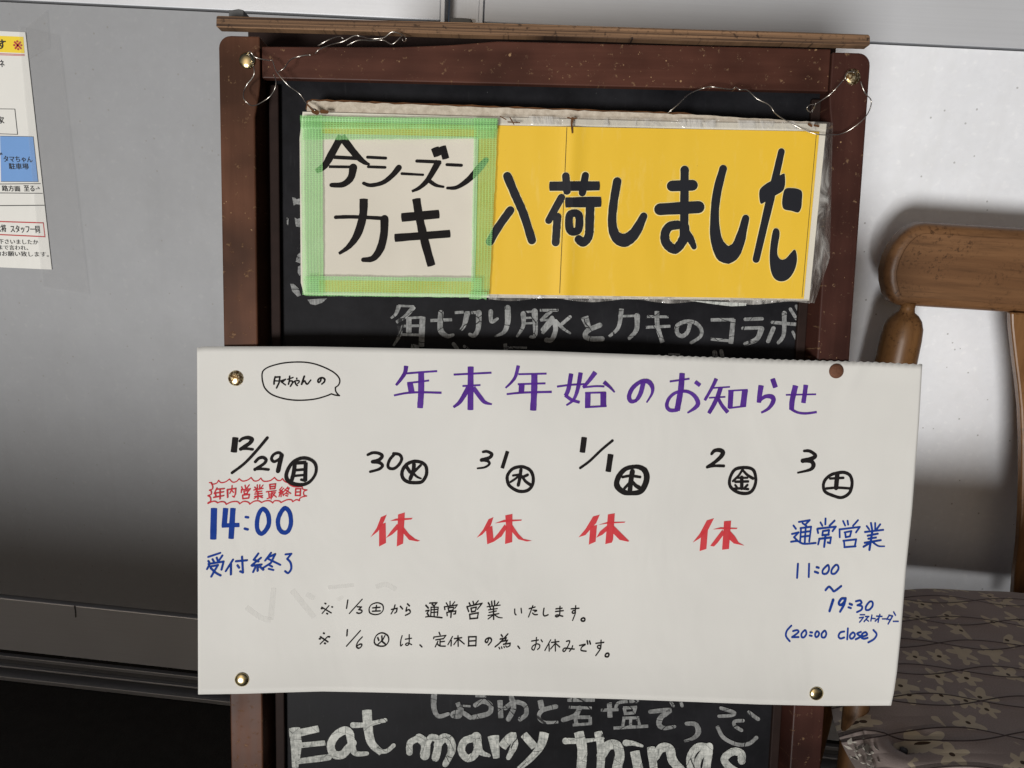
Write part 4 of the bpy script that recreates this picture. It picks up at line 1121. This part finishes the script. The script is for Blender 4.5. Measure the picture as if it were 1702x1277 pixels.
pin(1390, 617, 0.0058, M['rust'], hgt(*st_of(1390, 617))+0.0004, 'rusty brown drawing pin at the upper right of the white paper')
pin(402, 1130, 0.0058, M['brass'], hgt(*st_of(402, 1130))+0.0004, 'shiny gold drawing pin at the lower left of the white paper')
pin(1357, 1153, 0.0058, M['brass'], hgt(*st_of(1357, 1153))+0.0004, 'shiny gold drawing pin at the lower right of the white paper')

# ------------------------------------------------------------------ chair
XC = 0.67
ch = thing('wooden_chair', 'brown wooden chair with flowered quilted seat, backed against the door', 'chair', (XC, 0.72, 0))
YB = 0.93
RP = [(1545, 371.5), (1530, 374), (1516, 381), (1502, 393), (1490, 409), (1480, 430), (1474.5, 452), (1475, 472), (1480, 492), (1487, 505), (1500, 510.5)]
L = [ypx(x, y, YB) for x, y in RP]
full = [(p_.x, p_.z) for p_ in L]; top_z = full[0][1]; bot_z = full[-1][1]
right = [(2*XC-x, z) for x, z in full]
outl = full + right[::-1]
xs_mid = (outl[0][0]+right[0][0])/2
def inset(P, d):
    out = []; k = len(P)
    for i in range(k):
        a, b = P[i-1], P[(i+1) % k]; tx_, tz_ = b[0]-a[0], b[1]-a[1]; l_ = math.hypot(tx_, tz_); out.append((P[i][0]-tz_/l_*d, P[i][1]+tx_/l_*d))
    return out
def bow(x): return 0.020*(1-((x-XC)/0.275)**2)
mb = MB(); ring = lambda P, dy: [Vector((x, YB+dy+bow(x)*0.5, z)) for x, z in P]
IN = inset(outl, -0.0) ; 
dense = []
for i in range(len(outl)):
    a, b = outl[i], outl[(i+1) % len(outl)]; d = math.hypot(b[0]-a[0], b[1]-a[1]); k = max(1, int(d/0.02))
    for j in range(k): dense.append((a[0]+(b[0]-a[0])*j/k, a[1]+(b[1]-a[1])*j/k))
ctr = (XC, (top_z+bot_z)/2)
sgn = 1
tst = inset(dense, 0.001)
if abs(tst[len(tst)//3][0]-ctr[0]) > abs(dense[len(dense)//3][0]-ctr[0]): sgn = -1
k = len(dense); rings_ = [ring(dense, 0.028)]
for q_ in range(7):
    an = math.pi/2*q_/6; rings_.append(ring(inset(dense, sgn*0.012*(1-math.cos(an))), 0.0135-0.012*math.sin(an)))
vs_ = [p_ for R_ in rings_ for p_ in R_]; n_r = len(rings_)
mb.add(vs_, [(i+j*k, (i+1) % k+j*k, (i+1) % k+(j+1)*k, i+(j+1)*k) for j in range(n_r-1) for i in range(k)])
mb.add(rings_[0], [tuple(range(k))[::-1]])
# bowed front face, its edge just proud of the rounding
FI = inset(dense, sgn*0.0122); half = len(full)
mb.add(ring(FI, 0.0008), [tuple(range(k))])
mb.build('top_rail', M['chair'], ch, uv='wall', smooth=True)
def lathe(x, y, prof, nm, lean=0.0, n_=20):
    pts = [(x, y + lean*(prof[0][0]-z), z) for z, r in prof]; m_ = MB(); m_.tube(pts, [r for z, r in prof], n_); return m_.build(nm, M['chairv'], ch, smooth=True, uv='wall')
zt = ypx(1515, 511, YB).z
PR = [(zt+0.004, 0.0085), (zt-0.003, 0.0085), (zt-0.008, 0.0095), (zt-0.012, 0.0150), (zt-0.018, 0.0195), (zt-0.028, 0.0228), (zt-0.042, 0.0240), (zt-0.07, 0.0245), (zt-0.12, 0.0255), (zt-0.2, 0.0262), (zt-0.28, 0.025), (0.46, 0.024), (0.38, 0.024)]
xsp = ypx(1516, 512, YB).x
for x in (xsp, 2*XC-xsp): lathe(x, YB+0.012, PR, 'back_post')
SPL = [(1681, 519), (1681.5, 540), (1684, 565), (1688, 600), (1693, 640), (1697, 680), (1699, 730), (1699, 790), (1697.5, 850), (1694, 905), (1688, 955), (1684, 1010), (1680, 1060)]
SL = [ypx(x, y, YB+0.008) for x, y in SPL]; SL = [(p_.x, p_.z) for p_ in SL]
SO = SL + [(2*XC-x, z) for x, z in SL][::-1]
mb = MB(); mb.loft([Vector((x, YB+0.008, z)) for x, z in SO], [Vector((x, YB+0.020, z)) for x, z in SO]); mb.build('splat', M['chairv'], ch, bevel=0.0025, uv='wall')
mb = MB()
yb_, yf_ = 0.893, 0.535
rows = []; NG = 64
def seat_xy(a, b):
    s_, t_ = (a*math.sqrt(1-0.26*b*b)+1)/2, (b*math.sqrt(1-0.26*a*a)+1)/2
    hw = 0.262+(0.412-0.262)*t_
    return XC + (2*s_-1)*hw, yb_+(yf_-yb_)*t_
dr_ = ray(1510, 1218); dent = dr_*((0.447-HC)/dr_.z) + Vector((0, 0, HC))
for j in range(NG+1):
    row = []
    for i in range(NG+1):
        a = -1+2*i/NG; b = -1+2*j/NG
        a = math.copysign(abs(a)**0.8, a); b = math.copysign(abs(b)**0.8, b)
        x, y = seat_xy(a, b); e = max(0.0, (1-abs(a)**9)*(1-abs(b)**9))
        z = 0.402 + 0.050*e**0.24 + 0.006*(1-a*a)*(1-b*b)
        d = math.hypot(x-dent.x, y-dent.y); z -= 0.022*math.exp(-(d/0.011)**2) + 0.007*math.exp(-(d/0.034)**2)
        z += 0.0012*math.sin(x*60+y*25)*e
        row.append(Vector((x, y, z)))
    rows.append(row)
mb.grid(rows)
se = mb.build('seat_cushion', M['cloth'], ch, smooth=True, uv='floor')
mb = MB(); mb.tube([Vector((dent.x, dent.y, 0.4180)), Vector((dent.x, dent.y, 0.4275)), Vector((dent.x, dent.y, 0.4285))], [0.0038, 0.0035, 0.001], 14); mb.build('button', M['groove'], se, smooth=True)
mb = MB()
tr_ = ray(1446, 1262); tr_ = tr_*((0.425-HC)/tr_.z); cxy = (tr_.x, tr_.y)
for q_ in range(60):      # frayed wadding at the worn corner
    ang_ = random.uniform(2.2, 5.4); rr = random.uniform(0.0, 0.016); x = cxy[0]+math.cos(ang_)*rr*0.8+random.uniform(-.006, .018); y = cxy[1]+random.uniform(-0.012, 0.022); z = 0.419+random.uniform(-0.012, 0.014)
    s_ = random.uniform(0.002, 0.005); d1 = Vector((random.uniform(-1, 1), random.uniform(-1, 1), random.uniform(-.6, .6))).normalized()*s_; d2 = d1.cross(Vector((random.random(), random.random(), random.random()))).normalized()*s_*0.6; cpt = Vector((x, y, z))
    mb.add([cpt-d1, cpt+d2, cpt+d1*0.9, cpt-d2*0.8, cpt+d1.cross(d2).normalized()*s_*0.35], [(0, 1, 4), (1, 2, 4), (2, 3, 4), (3, 0, 4), (0, 3, 2, 1)])
mb.build('torn_wadding', M['fluff'], se)
mb = MB()
fr = [(XC-0.245, 0.888), (XC+0.245, 0.888), (XC+0.350, 0.545), (XC-0.350, 0.545)]
mb.loft([Vector((x, y, 0.401)) for x, y in fr], [Vector((x, y, 0.352)) for x, y in fr]); mb.build('seat_frame', M['chair'], ch, bevel=0.003, uv='wall')
la, lb = ypx(1424, 1165, 0.632), ypx(1415, 1277, 0.632); ld = (lb-la)/(lb.z-la.z)
for sg_ in (1, -1):
    pts = [la + ld*(z-la.z) for z in (0.500, 0.496, 0.42, 0.30, 0.15, 0.0)]
    if sg_ < 0: pts = [Vector((2*XC-p_.x, p_.y, p_.z)) for p_ in pts]
    m_ = MB(); m_.tube(pts, [0.009, 0.0115, 0.0125, 0.015, 0.016, 0.012], 20); m_.build('leg', M['chairleg_shaded'], ch, smooth=True, uv='wall')
for x in (xsp, 2*XC-xsp): lathe(x, YB+0.012, [(0.375, 0.022), (0.2, 0.020), (0.0, 0.015)], 'leg')
